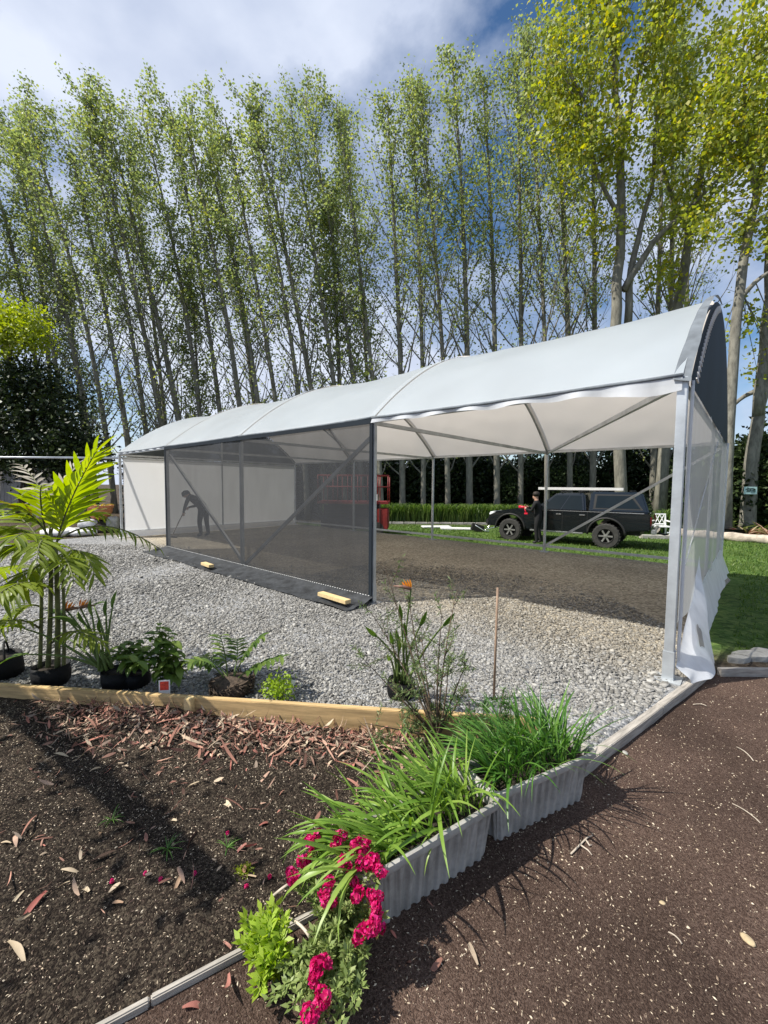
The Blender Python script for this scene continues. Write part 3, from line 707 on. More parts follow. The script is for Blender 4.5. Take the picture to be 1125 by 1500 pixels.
def put_tree(name, me3, loc, sc, rz, label, group, cat='tree'):
    t = thing(name, label, cat, loc, rz, group); t.scale = sc
    for nm, me in zip(('trunk', 'branches', 'crown'), me3): link(bpy.data.objects.new(nm, me), t)
    return t
# front row: trunk positions read along the foot of the row (photo x), distance from the border in front of them
TX = [-75, -40, -8, 22, 52, 80, 108, 138, 168, 198, 222, 250, 278, 305, 335, 362, 392, 420, 450, 478, 506, 532, 560, 590, 620, 655, 688, 728, 763, 800, 832, 868, 957, 976]
HT = {}
r = np.random.default_rng(31)
tops = [(-80, 140), (0, 130), (40, 112), (110, 130), (165, 120), (220, 88), (280, 92), (330, 102), (390, 138), (440, 150), (450, 112), (510, 90), (580, 102), (600, 130), (640, 38), (700, 50), (760, 10), (860, -30), (1000, -40)]
for i, x in enumerate(TX):
    Y = 22.6 + r.uniform(-.5, .7); b = D(x, 740, Y); b.z = lawn_z(b.x, b.y) - .05
    ytop = np.interp(x - 40, [t[0] for t in tops], [t[1] for t in tops]) + r.uniform(-14, 26)
    h = D(x, ytop, Y).z * (.92 if x < 420 else .96)
    me = PROTO[(i * 3 + i // 8) % 5 if x < 570 else 5 + (i * 2 + i // 3) % 3]
    put_tree('poplar_tree', me, b, (r.uniform(.9, 1.15), r.uniform(.9, 1.15), h / 25.0), r.uniform(-.35, .35),
             'tall slender poplar, %s from the left in the front row behind the tent' % ordn(i + 1), 'poplars in the windbreak row')
# a looser second row that fills between them
for i in range(8):
    x = -60 + i * 150 + r.uniform(-12, 12)
    if 560 < x < 700 or 428 < x < 452: continue
    Y = 27.5 + r.uniform(-1, 1.5); b = D(x, 735, Y); b.z = -.4
    ytop = np.interp(x - 40, [t[0] for t in tops], [t[1] for t in tops]) + r.uniform(20, 90); h = D(x, ytop, Y).z
    put_tree('poplar_tree', PROTO[(i * 5 + 2) % 8], b, (1, 1, h / 25.0), r.uniform(-.5, .5), 'thinner poplar, %s from the left in the back row of the windbreak' % ordn(i + 1), 'poplars in the windbreak row')
for i, (x, yt, Y) in enumerate(((505, 275, 24), (300, 400, 24.5), (130, 420, 24.2))):
    b = D(x, 738, Y); b.z = -.4; h = D(x, yt, Y).z + .4
    put_tree('bushy_poplar', BUSHY[i % 2], b, (h / 15, h / 15, h / 15), r.uniform(-.4, .4), ('bushy multi-branched young poplar in the gap above the middle of the roof', 'bushy young poplar low in the row above the left half of the roof', 'bushy young poplar behind the left corner of the tent', 'bushy young poplar over the right half of the roof', 'small bushy poplar just left of the roof crest', 'bushy young poplar above the dark evergreen', 'small bushy poplar above the tent left end', 'small sparse poplar sucker in the blue gap above the roof')[i], 'young poplars in the row')

def custom_tree(name, label, trunks, blobs, lsize, mleaf, mbark, seed, group=None, axis=(-.1, 0, -.3), aspect=.8, twigs=0):
    """trunks: list of ([(px,py,Y)...], r0, r1); blobs: leaf masses (px,py,Y, rx,ry,rz metres, leaves)"""
    r = np.random.default_rng(seed); base = D(*trunks[0][0][0]); gz = lawn_z(base.x, base.y) - .1; base.z = gz
    t = thing(name, label, 'tree', base, 0, group); tk, br = MB(), MB(); ends = []
    for i, (pts, r0, r1) in enumerate(trunks):
        P = [D(*p) for p in pts]
        if i == 0: P[0].z = gz
        Q = []
        for a, b in zip(P, P[1:]):
            for k in range(4): Q.append(a.lerp(b, k / 4))
        Q.append(P[-1]); n = len(Q)
        for _ in range(2): Q = [Q[0]] + [(Q[j - 1] + Q[j] * 2 + Q[j + 1]) / 4 for j in range(1, n - 1)] + [Q[-1]]
        Q = [q + Vector((vnoise(q.x, q.y, q.z, .9), vnoise(q.x, q.y, q.z + 9, .9), 0)) * .12 * min(1, j) for j, q in enumerate(Q)]
        R = [r0 + (r1 - r0) * (j / (n - 1)) for j in range(n)]
        if i == 0: R[0] *= 1.25
        (tk if i == 0 else br).tube([q - base for q in Q], R, 10 if i == 0 else 7)
        ends += [(q, rr) for q, rr in zip(Q[n // 3:], R[n // 3:])]
    LP = []
    for (px, py, Y, rx, ry, rz, nl) in blobs:
        c = D(px, py, Y); m = max(5, int(nl / 34))
        e0 = min(ends, key=lambda e: (e[0] - c).length)[0]
        for q in range(m):
            v = r.normal(size=3); v /= np.linalg.norm(v); v *= r.random() ** .45
            tip = c + Vector((v[0] * rx, v[1] * ry, v[2] * rz)); st = min(ends, key=lambda e: (e[0] - tip).length + .6 * max(0, e[0].z - tip.z))[0]
            if twigs and q % twigs == 0:
                md = st.lerp(tip, .5) + Vector(r.normal(0, .15, 3)); md.z -= .1
                br.tube([p - base for p in bez(st, md, tip, 4)], [.022, .018, .014, .009, .004], 4, cap=False)
            s0 = st.lerp(tip, .62)
            for w in range(34):
                a = s0.lerp(tip, r.random()) + Vector(r.normal(0, .24, 3)); LP.append(a - base)
    V, F, T = leaves(LP, lsize, seed + 1, axis=axis, spread=.7, aspect=aspect)
    tk.build('trunk', mbark, t, True); br.build('branches', mbark, t, True) if br.v else None
    npobj('crown', V, F, mleaf, t, tint=T); return t
custom_tree('broad_poplar', 'big broad yellow-leaved poplar with forked trunk rising behind the dark pickup', [
    ([(914, 742, 19), (893, 480, 19), (903, 330, 19), (900, 180, 19), (878, 0, 19), (870, -90, 19)], .26, .07),
    ([(908, 420, 19), (950, 345, 18.6), (1010, 290, 18.4), (1060, 235, 18.2)], .16, .04), ([(905, 320, 19), (870, 270, 18.5), (845, 140, 18.2)], .12, .03),
    ([(915, 470, 19.1), (920, 360, 19.1), (945, 280, 19.2), (955, 120, 19)], .17, .04), ([(902, 190, 19), (930, 90, 18.6), (960, 10, 18.4)], .10, .03)],
    [(860, 60, 18.4, 2.9, 1.6, 2.8, 2000), (960, 40, 18.2, 2.7, 1.8, 2.9, 1900), (830, 210, 18.4, 1.9, 1.3, 1.9, 1400), (920, 190, 18, 2.0, 1.5, 1.9, 1400), (1020, 170, 18, 2.0, 1.4, 2.1, 1600), (800, 110, 19, 1.7, 1.4, 2.3, 1000), (860, 330, 18.8, 1.3, 1.2, 1.6, 420), (980, 290, 18.6, 1.4, 1.2, 1.2, 420), (900, -60, 18.4, 3.2, 1.7, 1.9, 1700)],
    .19, 'poplar_leaf_yellow', 'poplar_bark', 301, 'broad poplars at the right end', twigs=2)
custom_tree('broad_poplar', 'leaning grey poplar with crooked trunk just left of the black gable peak', [
    ([(965, 742, 20), (985, 440, 20), (1003, 340, 20), (1030, 180, 20), (1050, 20, 20)], .27, .07), ([(1003, 340, 20), (965, 260, 20), (950, 150, 20)], .12, .03)],
    [(1060, 60, 19, 2.6, 1.6, 2.9, 1700), (1110, 190, 18.6, 1.9, 1.3, 2.0, 1400), (1040, 280, 19, 1.7, 1.2, 1.6, 700), (960, 400, 20, 1.6, 1.2, 1.8, 450)],
    .19, 'poplar_leaf_yellow', 'poplar_bark', 302, 'broad poplars at the right end', twigs=2)
custom_tree('broad_poplar', 'thick pale poplar with stub branches rising right behind the black gable', [
    ([(1062, 770, 17), (1072, 450, 17), (1098, 290, 17), (1108, 240, 17), (1122, 80, 17)], .21, .08), ([(1090, 330, 17), (1110, 305, 16.8), (1150, 300, 16.5)], .10, .05), ([(1100, 280, 17), (1082, 200, 17), (1075, 90, 17)], .12, .03), ([(1075, 430, 17), (1110, 395, 16.6), (1150, 370, 16.4)], .10, .05)],
    [(1120, 330, 16.6, 1.4, 1.0, 1.3, 450), (1110, 60, 16.5, 2.0, 1.4, 2.6, 1600), (1090, 470, 17.4, 1.2, 1.0, 1.2, 260), (1060, 160, 16.6, 1.8, 1.3, 2.2, 1700), (1120, 230, 16.4, 1.3, 1.2, 1.8, 1100), (1010, 330, 17.5, 1.5, 1.2, 1.4, 500), (1130, 560, 17.6, 1.2, 1, 1.2, 240)],
    .17, 'poplar_leaf_yellow', 'pale_bark', 303, 'broad poplars at the right end', twigs=2)
signtree = custom_tree('broad_poplar', 'grey poplar trunk carrying the small pale sign at the right edge', [
    ([(1096, 755, 17.5), (1098, 690, 17.5), (1108, 600, 17.5), (1122, 540, 17.5), (1140, 400, 17.5)], .30, .14), ([(1108, 600, 17.5), (1118, 470, 17.5), (1122, 300, 17.5)], .22, .12), ([(1062, 595, 18.2), (1090, 570, 17.9), (1112, 560, 17.6)], .05, .12)],
    [(1145, 330, 16.9, 1.6, 1.2, 1.6, 500)], .16, 'poplar_leaf_yellow', 'pale_bark', 304, 'broad poplars at the right end', twigs=2)

# evergreen and lime bush at the left edge
custom_tree('evergreen_tree', 'dense dark evergreen at the left edge above the grey fence', [([(30, 745, 17.5), (40, 650, 17.5), (50, 560, 17.5)], .22, .08)],
    [(10, 610, 17.5, 2.5, 1.8, 1.8, 4000), (90, 630, 17.3, 1.9, 1.6, 1.7, 3600), (50, 565, 17.6, 1.5, 1.4, .9, 1500), (-70, 580, 17.5, 2.6, 2, 2.2, 3000), (120, 675, 17.2, 1.4, 1.4, 1.0, 2200), (30, 680, 17.0, 2.6, 1.5, 1.0, 3200)],
    .17, 'evergreen_leaf', 'dark_bark', 310, axis=(0, 0, -.1), aspect=.55)
custom_tree('lime_bush_tree', 'yellow-green leafy tree top showing above the dark evergreen', [([(-20, 745, 19), (0, 600, 19), (15, 500, 19)], .16, .05)],
    [(15, 485, 16.6, 1.6, 1.0, .9, 2000), (-50, 470, 16.8, 2.0, 1.3, 1.3, 1800), (52, 500, 16.6, .8, .8, .5, 600)], .15, 'lime_leaf', 'dark_bark', 311, axis=(0, 0, -.1))

# dark understory behind the row: leafy shrubs
def shrub_mesh(seed, n, m, ls=.22):
    r = np.random.default_rng(seed); c = r.normal(size=(n, 3)); c /= np.linalg.norm(c, axis=1)[:, None]; c *= (r.random(n) ** .4)[:, None]
    lump = 1 + .22 * np.sin(c[:, 0] * 5 + seed) * np.cos(c[:, 2] * 4 + seed * 2); c *= lump[:, None]
    P = c * np.array([1.6, 1.1, 2.1]) + np.array([0, 0, 1.95]); P = P[P[:, 2] > .02]
    V, F, T = leaves(P, ls, seed, spread=1, aspect=.55); stem = MB()
    for q in range(5): stem.tube([(r.normal(0, .2), r.normal(0, .2), 0), (r.normal(0, .4), r.normal(0, .3), 1.2), (r.normal(0, .8), r.normal(0, .5), 2.6)], [.06, .045, .02], 5)
    return stem.mesh('stems', 'dark_bark', True), npmesh('foliage', V, F, m, tint=T)
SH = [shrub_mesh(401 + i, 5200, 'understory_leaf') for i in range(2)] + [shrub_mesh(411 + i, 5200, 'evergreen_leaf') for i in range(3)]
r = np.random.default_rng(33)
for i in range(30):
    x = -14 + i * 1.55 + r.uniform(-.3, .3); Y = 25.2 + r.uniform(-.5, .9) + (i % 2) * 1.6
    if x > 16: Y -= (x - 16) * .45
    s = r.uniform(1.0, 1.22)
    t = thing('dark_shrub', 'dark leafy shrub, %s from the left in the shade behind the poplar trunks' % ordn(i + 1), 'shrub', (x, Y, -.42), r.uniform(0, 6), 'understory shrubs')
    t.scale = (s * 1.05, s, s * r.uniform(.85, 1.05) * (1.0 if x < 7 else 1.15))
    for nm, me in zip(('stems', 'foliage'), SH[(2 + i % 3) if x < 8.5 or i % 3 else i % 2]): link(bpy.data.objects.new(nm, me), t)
for i, (px, Y, s, k) in enumerate(((830, 23.6, .8, 0), (742, 24.2, .75, 1), (1075, 18.4, 1.05, 0), (1120, 18.8, 1.25, 1), (1040, 20.5, 1.1, 1), (1150, 17.6, 1.0, 0), (985, 22.5, .9, 0))):
    b = D(px, 745, Y); b.z = lawn_z(b.x, b.y) - .05
    t = thing('leafy_shrub', ('mid-green leafy shrub behind the ladders on the pickup roof', 'mid-green shrub between two trunks left of the pickup', 'sunlit glossy shrub beside the end curtain', 'tall glossy shrub right of the sign trunk', 'leafy shrub seen through the white end curtain', 'shrub at the right edge beyond the log', 'shrub above the white bench')[i], 'shrub', b, i * 1.3, 'green shrubs along the border')
    t.scale = (s, s, s)
    for nm, me in zip(('stems', 'foliage'), SH[k]): link(bpy.data.objects.new(nm, me), t)

# strap-leaved border hedge along the foot of the row
def aga(x0, x1, y, n, seed, label):
    r = np.random.default_rng(seed); V, F, T = [], [], []
    for q in range(n):
        x = r.uniform(x0, x1); yy = y + r.uniform(-.45, .5); az = r.uniform(0, 6.28); ln = r.uniform(1.3, 2.1); w = r.uniform(.022, .04)
        p = np.array([x, yy, lawn_z(x, yy) - .02]); h = np.array([math.cos(az), math.sin(az), 0]); sd = np.array([-h[1], h[0], 0]) * w; o = len(V)
        for i in range(5):
            t = i / 4; c = p + h * ln * .28 * t ** 1.6 + np.array([0, 0, ln * (1.05 * t - .55 * t * t)]); ww = sd * (1 - t * .9)
            V += [c - ww, c + ww]
        for i in range(4): F.append((o + 2 * i, o + 2 * i + 1, o + 2 * i + 3, o + 2 * i + 2))
        T += [float(np.clip(r.normal(.5, .28), 0, 1))] * 10
    return tag(npobj('strap_leaf_border', V, F, 'aga_leaf', tint=T), label, 'plants', None, 'stuff')
aga(-3.0, 7.4, 21.6, 5200, 51, 'long low border of green strap-leaved plants at the foot of the trunks')
aga(9.9, 12.2, 17.6, 700, 52, 'clump of strap-leaved plants behind the white bench')
# concrete edging of the border, one block after another
kb = MB().box((0, 0, 0), (.56, .16, .13)).mesh('edging_block', 'concrete', bevel=.015)
ke = thing('border_edging', 'low row of pale concrete blocks edging the strap-leaved border', 'edging', (2.2, 20.9, lawn_z(2.2, 20.9)))
for i in range(18):
    o = link(bpy.data.objects.new('edging_block', kb), ke); o.location = (-5.1 + i * .6, .03 * math.sin(i * 2.1), .03); o.rotation_euler = (0, 0, .05 * math.sin(i * 5))

# ------------------------------------------------------------------ left: fence, pipe, pots, bags
fy = 19.2; fa, fb = D(-60, 745, fy), D(104, 745, fy)
fen = thing('paling_fence', 'weathered grey paling fence at the left behind the palm', 'fence', (fa.x, fy, -.05))
pal = MB().box((0, 0, 1.28), (.145, .022, 2.55)).mesh('paling', 'fence_wood'); ln = fb.x - fa.x
for i in range(int(ln / .155)):
    o = link(bpy.data.objects.new('paling', pal), fen); o.location = (i * .155, .006 * math.sin(i * 3.3), .012 * math.sin(i * 7.1))
MB().box((ln / 2, -.02, 2.60), (ln + .1, .16, .05)).build('top_rail', 'grey_timber', fen); MB().box((ln / 2, .04, .5), (ln, .05, .1)).build('rail', 'grey_timber', fen)
a = TF(4 * BAY + .03, 0, TH_ - .13)
pz = thing('pipe_rail', 'thin horizontal galvanised pipe running left from the tent corner', 'pipe', (a.x, a.y, 0))
MB().tube([(0, 0, a.z), (-9.2, 1.2, a.z + .05)], .03, 8).build('pipe', 'steel', pz, True)
MB().tube([(-9.2, 1.2, -.1), (-9.2, 1.2, a.z + .1)], .035, 8).build('pipe_post', 'steel', pz, True)
p = D(149, 770, 13.8); p.z = -.05
def lathe_obj(name, prof, n, m, parent): return MB().lathe(prof, n).build(name, m, parent, 'auto')
mound = tag(MB().lathe([(.95, -.1), (.8, .12), (.45, .34), (.02, .40)], 14, (p.x - .1, p.y + .3, 0)).build('soil_mound', 'potting', None, True), 'dark mound of soil and rubble under the terracotta bowl', 'mound')
pot = thing('terracotta_bowl', 'round terracotta bowl of yellowing plants left of the tent corner', 'pot', (p.x, p.y - .05, .36))
lathe_obj('bowl', [(.16, 0), (.28, .1), (.34, .25), (.36, .38), (.39, .38), (.39, .46), (.35, .46), (.33, .40)], 24, 'terracotta', pot)
lathe_obj('soil', [(.33, .38), (.05, .41)], 16, 'potting', pot)
for i in range(26):
    az = i * 2.4; me = strap(.38, .05, 1.0 + .3 * (i % 3), name='leaf', m=('palm_tip', 'shrub_leaf', 'dry_leaf')[i % 3])
    place(me, 'leaf', pot, (.12 * math.cos(az), .12 * math.sin(az), .4), (math.cos(az) * .7, math.sin(az) * .7, .8), ZV, 1)
mat('bag_grey', (.50, .50, .51), .4, 0, .2, 10, .3, 20); mat('bag_white', (.78, .77, .74), .5, 0, .06, 6, .2, 20)
def sack(name, label, px, py, Y, d, m, seed, z=None):
    p = D(px, py, Y); o = MB(); r = np.random.default_rng(seed)
    def fn(u, v):
        th, ph = u * 2 * math.pi, (v - .5) * math.pi; c, s = math.cos(ph), math.sin(ph)
        f = lambda a, e: math.copysign(abs(a) ** e, a)
        q = Vector((f(math.cos(th), .6) * f(c, .6) * d[0], f(math.sin(th), .6) * f(c, .6) * d[1], f(s, .7) * d[2]))
        return q * (1 + .16 * vnoise(q.x, q.y, q.z + seed, 4 / d[0] * .4)) + Vector((0, 0, d[2]))
    e = o.grid(fn, 24, 14).build(name, m, None, True); e.location = (p.x, p.y, lawn_z(p.x, p.y) - .01 if z is None else z); e.rotation_euler = (0, 0, r.uniform(-.4, .4))
    return tag(e, label, 'sack')
sack('plastic_sack', 'grey plastic sack slumped under the terracotta bowl', 132, 775, 13.6, (.32, .25, .22), 'bag_grey', 1)
sack('plastic_sack', 'flat white plastic sack behind the palm stems', 90, 782, 12.6, (.5, .4, .13), 'bag_white', 2)
sack('plastic_sack', 'white plastic sack nearest the tent corner', 118, 782, 12.7, (.42, .35, .11), 'bag_white', 3)
sack('pale_stone_bag', 'dark lumpy sack beside the left tent post', 166, 775, 13.7, (.18, .2, .26), 'rock', 4)

# ------------------------------------------------------------------ the lawn behind the tent
# pickup truck: local x forward, y to its left (towards the camera), origin on the ground under the rear axle
RW, FW = G(888, 796, -.33), G(751, 787, -.33); fwd = (FW - RW).normalized(); side = Vector((-fwd.y, fwd.x, 0))
org = RW - side * .80; org.z = lawn_z(org.x, org.y) - .02
car = thing('pickup_truck', 'dark green-black double-cab pickup with canopy parked on the lawn behind the tent', 'pickup', org, math.atan2(fwd.y, fwd.x))
def arc(cx, cz, rr, a0, a1, n=9): return [(cx + rr * math.cos(R_(a0 + (a1 - a0) * i / n)), cz + rr * math.sin(R_(a0 + (a1 - a0) * i / n))) for i in range(n + 1)]
prof = [(-1.16, .62), (-1.19, .8), (-1.16, 1.13), (.5, 1.14), (2.18, 1.14), (2.35, 1.17), (3.1, 1.12), (3.62, 1.02), (3.82, .92), (3.88, .78), (3.9, .6), (3.84, .5)] + arc(3.05, .42, .50, 9, 171) + [(2.5, .44), (.55, .44)] + arc(0, .42, .50, 3, 177) + [(-.55, .56)]
body = MB().prism(prof, -.88, .88).build('body', 'car_paint', car, 'auto', .045)
def frustum(name, m, b, t, par, bev=.05):
    """b, t = (x0, x1, halfwidth, z)"""
    P = [(b[0], -b[2], b[3]), (b[1], -b[2], b[3]), (b[1], b[2], b[3]), (b[0], b[2], b[3]), (t[0], -t[2], t[3]), (t[1], -t[2], t[3]), (t[1], t[2], t[3]), (t[0], t[2], t[3])]
    return MB().add(P, ((3, 2, 1, 0), (4, 5, 6, 7), (0, 1, 5, 4), (1, 2, 6, 5), (2, 3, 7, 6), (3, 0, 4, 7))).build(name, m, par, 'auto', bev)
cb, ct = (.60, 2.28, .84, 1.12), (.68, 1.52, .67, 1.72); cab = frustum('cab', 'car_paint', cb, ct, car)
kb_, kt = (-1.14, .53, .86, 1.125), (-.92, .50, .70, 1.77); can = frustum('canopy', 'car_paint', kb_, kt, car)
def sidepane(name, m, par, b, t, quad, off=.008, sgn=1):
    """window on the sloping side of a frustum; quad of (x fraction at that height, z fraction)"""
    P = []
    for u, v in quad:
        hw = b[2] + (t[2] - b[2]) * v; x = (b[0] + (t[0] - b[0]) * v); x1 = (b[1] + (t[1] - b[1]) * v); P.append(Vector((x + (x1 - x) * u, sgn * (hw + off), b[3] + (t[3] - b[3]) * v)))
    Q = [p - Vector((0, sgn * .03, 0)) for p in P]; n = len(P)
    return MB().add(P + Q, [tuple(range(n)), tuple(range(2 * n - 1, n - 1, -1))] + [(i, (i + 1) % n, n + (i + 1) % n, n + i) for i in range(n)]).build(name, m, par)
for sg in (1, -1):
    sidepane('window', 'glass_dark', cab, cb, ct, ((.06, .10), (.47, .10), (.46, .86), (.12, .86)), sgn=sg)
    sidepane('window', 'glass_dark', cab, cb, ct, ((.50, .10), (.87, .10), (.93, .80), (.90, .86), (.50, .86)), sgn=sg)
    sidepane('window', 'glass_dark', can, kb_, kt, ((.12, .22), (.88, .22), (.86, .82), (.24, .82)), sgn=sg)
    sidepane('window_surround', 'car_black', can, kb_, kt, ((.08, .16), (.92, .16), (.91, .88), (.20, .88)), off=.003, sgn=sg)
    MB().box((.60, sg * .868, 1.135), (3.2, .035, .022)).build('chrome_strip', 'chrome', body)
    for x in (2.20, 1.30, .55): MB().box((x, sg * .881, .82), (.012, .006, .62)).build('door_seam', 'car_black', body)
    for x in (1.42, .70): MB().box((x, sg * .893, 1.02), (.17, .03, .035)).build('door_handle', 'chrome', body, bevel=.01)
    MB().box((1.5, sg * .87, .43), (1.7, .12, .06)).build('side_step', 'chrome', body, bevel=.02)
    MB().box((1.98, sg * 1.0, 1.22), (.12, .2, .16)).build('mirror', 'car_black', cab, bevel=.03)
    for cx in (0, 3.05):
        pts = [(x, sg * .885, z) for x, z in arc(cx, .42, .53, 0, 180, 14)]; MB().tube(pts, .035, 6).build('wheel_arch', 'car_black', body, True)
        wh = thing_w = bpy.data.objects.new('wheel', MB().lathe([(.05, -.04), (.20, -.05), (.225, -.125), (.36, -.13), (.39, -.10), (.39, .10), (.36, .13), (.225, .125), (.20, .05), (.05, .04)], 28, axis='Y').mesh('wheel', 'tyre', 'auto')); link(wh, car); wh.location = (cx, sg * .79, .39)
        MB().lathe([(.19, .055), (.205, .10), (.228, .137), (.228, .055)], 22, axis='Y').build('rim', 'car_black', wh, 'auto').scale = (1, sg, 1)
        sp = MB()
        for q in range(6): aa = q * math.pi / 3; sp.bar((0, .10, 0), (.20 * math.cos(aa), .115, .20 * math.sin(aa)), .05, .02, up=Vector((0, 1, 0)))
        sp.lathe([(.06, .09), (.05, .125), (.01, .13)], 10, axis='Y'); sp.build('spokes', 'alloy', wh).scale = (1, sg, 1)
        t_ = MB()
        for q in range(24): aa = q * math.pi / 12; t_.box((.39 * math.cos(aa), 0, .39 * math.sin(aa)), (.03, .22, .05), Matrix.Rotation(-aa, 3, 'Y'))
        t_.build('tread', 'tyre', wh)['kind'] = 'stuff'
    MB().box((3.70, sg * .70, .93), (.30, .30, .17), Matrix.Rotation(.18, 3, 'Y')).build('headlight', 'lamp_clear', body, bevel=.04)
    MB().box((-1.17, sg * .78, .90), (.05, .15, .30)).build('tail_light', 'lamp_red', body, bevel=.02)
P = [Vector((2.20, -.74, 1.18)), Vector((2.20, .74, 1.18)), Vector((1.585, .60, 1.68)), Vector((1.585, -.60, 1.68))]; nrm = Vector((.63, 0, .775)) * .012
MB().add([p + nrm for p in P] + [p - nrm for p in P], ((0, 1, 2, 3), (7, 6, 5, 4), (0, 4, 5, 1), (1, 5, 6, 2), (2, 6, 7, 3), (3, 7, 4, 0))).build('windscreen', 'glass_dark', cab)
MB().box((3.90, 0, .62), (.16, 1.72, .24)).build('front_bumper', 'car_black', body, bevel=.05)
MB().box((3.86, 0, .90), (.06, .95, .20)).build('grille', 'chrome', body, bevel=.02)
MB().box((-1.26, 0, .60), (.14, 1.70, .16)).build('rear_bumper', 'chrome', body, bevel=.03)
MB().tube([(-1.25, 0, .52), (-1.5, 0, .47), (-1.58, 0, .50)], .03, 6).build('tow_bar', 'car_black', body, True); MB().lathe([(.02, 0), (.035, .03), (.02, .06)], 8, (-1.58, 0, .5)).build('tow_ball', 'chrome', body)
MB().box((1.4, 0, .52), (4.6, 1.3, .16)).build('chassis', 'car_black', car)
MB().tube([(2.75, -.78, 1.0), (2.75, -.78, 1.65)], .008, 4).build('aerial', 'car_black', body)
for x in (-.6, .2, .85, 1.4): MB().box((x, 0, 1.80 if x < .6 else 1.76), (.05, 1.35, .04)).build('roof_bar', 'car_black', can if x < .6 else cab)
# two ladders on the roof bars
Mc = Matrix.Translation(org) @ Matrix.Rotation(math.atan2(fwd.y, fwd.x), 4, 'Z')
for q, (y0, z0, x0, x1, lb) in enumerate(((.36, 1.86, -.35, 2.2, 'long aluminium ladder lying on the near side of the pickup roof'), (-.28, 1.86, -.1, 1.9, 'second aluminium ladder on the far side of the pickup roof'))):
    ld = thing('ladder', lb, 'ladder', Mc @ Vector((0, y0, z0 - .03)), math.atan2(fwd.y, fwd.x), 'ladders on the pickup roof')
    for s in (-.17, .17): MB().bar((x0, s, .03), (x1, s, .03), .03, .085).build('ladder_stile', 'ladder_alu', ld)
    for k in range(int((x1 - x0) / .28)): MB().tube([(x0 + .15 + k * .28, -.16, .03), (x0 + .15 + k * .28, .16, .03)], .014, 6).build('rung', 'ladder_alu', ld)

# scissor lift
lp = G(566, 783, -.33); lift = thing('scissor_lift', 'red scissor lift with railed platform parked beyond the tent', 'lift', (lp.x - 1.25, lp.y + .5, lawn_z(lp.x, lp.y) - .01), R_(-4))
MB().box((0, 0, .42), (2.5, 1.05, .42)).build('chassis', 'lift_dark', lift, bevel=.04); MB().box((1.15, -.1, .62), (.42, .95, .8)).build('end_cabinet', 'lift_red', lift, bevel=.03)
for sx in (-.95, .95):
    for sy in (-.5, .5): MB().lathe([(.12, -.09), (.25, -.09), (.26, 0), (.25, .09), (.12, .09)], 16, (sx, sy, .26), 'Y').build('wheel', 'tyre', lift, 'auto')
for k in range(4):
    for sy in (-.36, .36): MB().bar((-1.15, sy, .66 + k * .13), (1.0, sy, .72 + k * .13), .05, .09).build('scissor_arm', 'lift_dark', lift); MB().bar((1.0, sy + .05, .66 + k * .13), (-1.15, sy + .05, .72 + k * .13), .05, .09).build('scissor_arm', 'lift_dark', lift)
MB().box((0, 0, 1.24), (2.75, 1.1, .10)).build('platform', 'lift_red', lift, bevel=.01)
for sy in (-.53, .53):
    for z in (1.85, 2.28): MB().tube([(-1.35, sy, z), (1.35, sy, z)], .024, 6).build('guard_rail', 'lift_red', lift, True)
    for k in range(8): MB().tube([(-1.35 + k * 2.7 / 7, sy, 1.29), (-1.35 + k * 2.7 / 7, sy, 2.28)], .02, 6).build('guard_post', 'lift_red', lift, True)
for sx in (-1.35, 1.35):
    for z in (1.85, 2.28): MB().tube([(sx, -.53, z), (sx, .53, z)], .024, 6).build('guard_rail', 'lift_red', lift, True)
MB().box((.82, -.56, 1.45), (.26, .04, .24)).build('control_box', 'white_paint', lift); MB().box((.84, -.585, 1.47), (.10, .012, .12)).build('control_panel', 'car_black', lift)
for x in (.75, 1.05): MB().bar((x, -.6, .3), (x, -.58, 1.25), .03).build('ladder_rail', 'lift_dark', lift)

# things lying on the grass
b = G(650, 772, -.33); z = lawn_z(b.x, b.y)
tag(MB().box((b.x - .3, b.y + .2, z + .05), (1.3, .55, .06), Matrix.Rotation(.12, 3, 'Z')).build('white_board', 'white_paint', None, bevel=.008), 'white board lying on the grass behind the tent, upper of two', 'board')
tag(MB().box((b.x + .55, b.y - .55, z + .05), (1.5, .5, .06), Matrix.Rotation(-.08, 3, 'Z')).build('white_board', 'white_paint', None, bevel=.008), 'white board lying on the grass nearest the tent, lower of two', 'board')
b = G(712, 776, -.33); fr = thing('folded_trolley', 'small black and silver folded frame lying on the grass left of the pickup', 'trolley', (b.x, b.y, lawn_z(b.x, b.y)))
MB().box((-.35, 0, .16), (.5, .3, .3), Matrix.Rotation(.3, 3, 'Y')).build('box', 'car_black', fr, bevel=.02)
MB().tube([(-.1, -.2, .02), (.15, -.2, .34), (.7, -.15, .25)], .02, 6).build('tube_frame', 'chrome', fr, True); MB().tube([(-.1, .2, .02), (.2, .2, .12), (.7, .15, .25)], .02, 6).build('tube_frame', 'chrome', fr, True); MB().tube([(-.5, -.22, .3), (-.1, -.22, .05), (.1, -.22, .05)], .02, 6).build('handle', 'chrome', fr, True)
b = G(968, 782, -.33); bn = thing('garden_bench', 'small white ornate garden bench at the border right of the pickup', 'bench', (b.x + .1, b.y + .6, lawn_z(b.x, b.y)), R_(-8))
MB().box((0, 0, .42), (1.15, .42, .04)).build('seat', 'white_paint', bn)
for sx in (-.52, .52):
    for sy in (-.17, .17): MB().box((sx, sy, .2), (.05, .05, .4)).build('leg', 'white_paint', bn)
    MB().bar((sx, .2, .42), (sx, .26, .9), .05).build('back_post', 'white_paint', bn); MB().bar((sx, -.18, .62), (sx, .2, .64), .04).build('armrest', 'white_paint', bn)
for z in (.5, .88): MB().bar((-.54, .2 + (z - .42) * .12, z), (.54, .2 + (z - .42) * .12, z), .04, .05).build('back_rail', 'white_paint', bn)
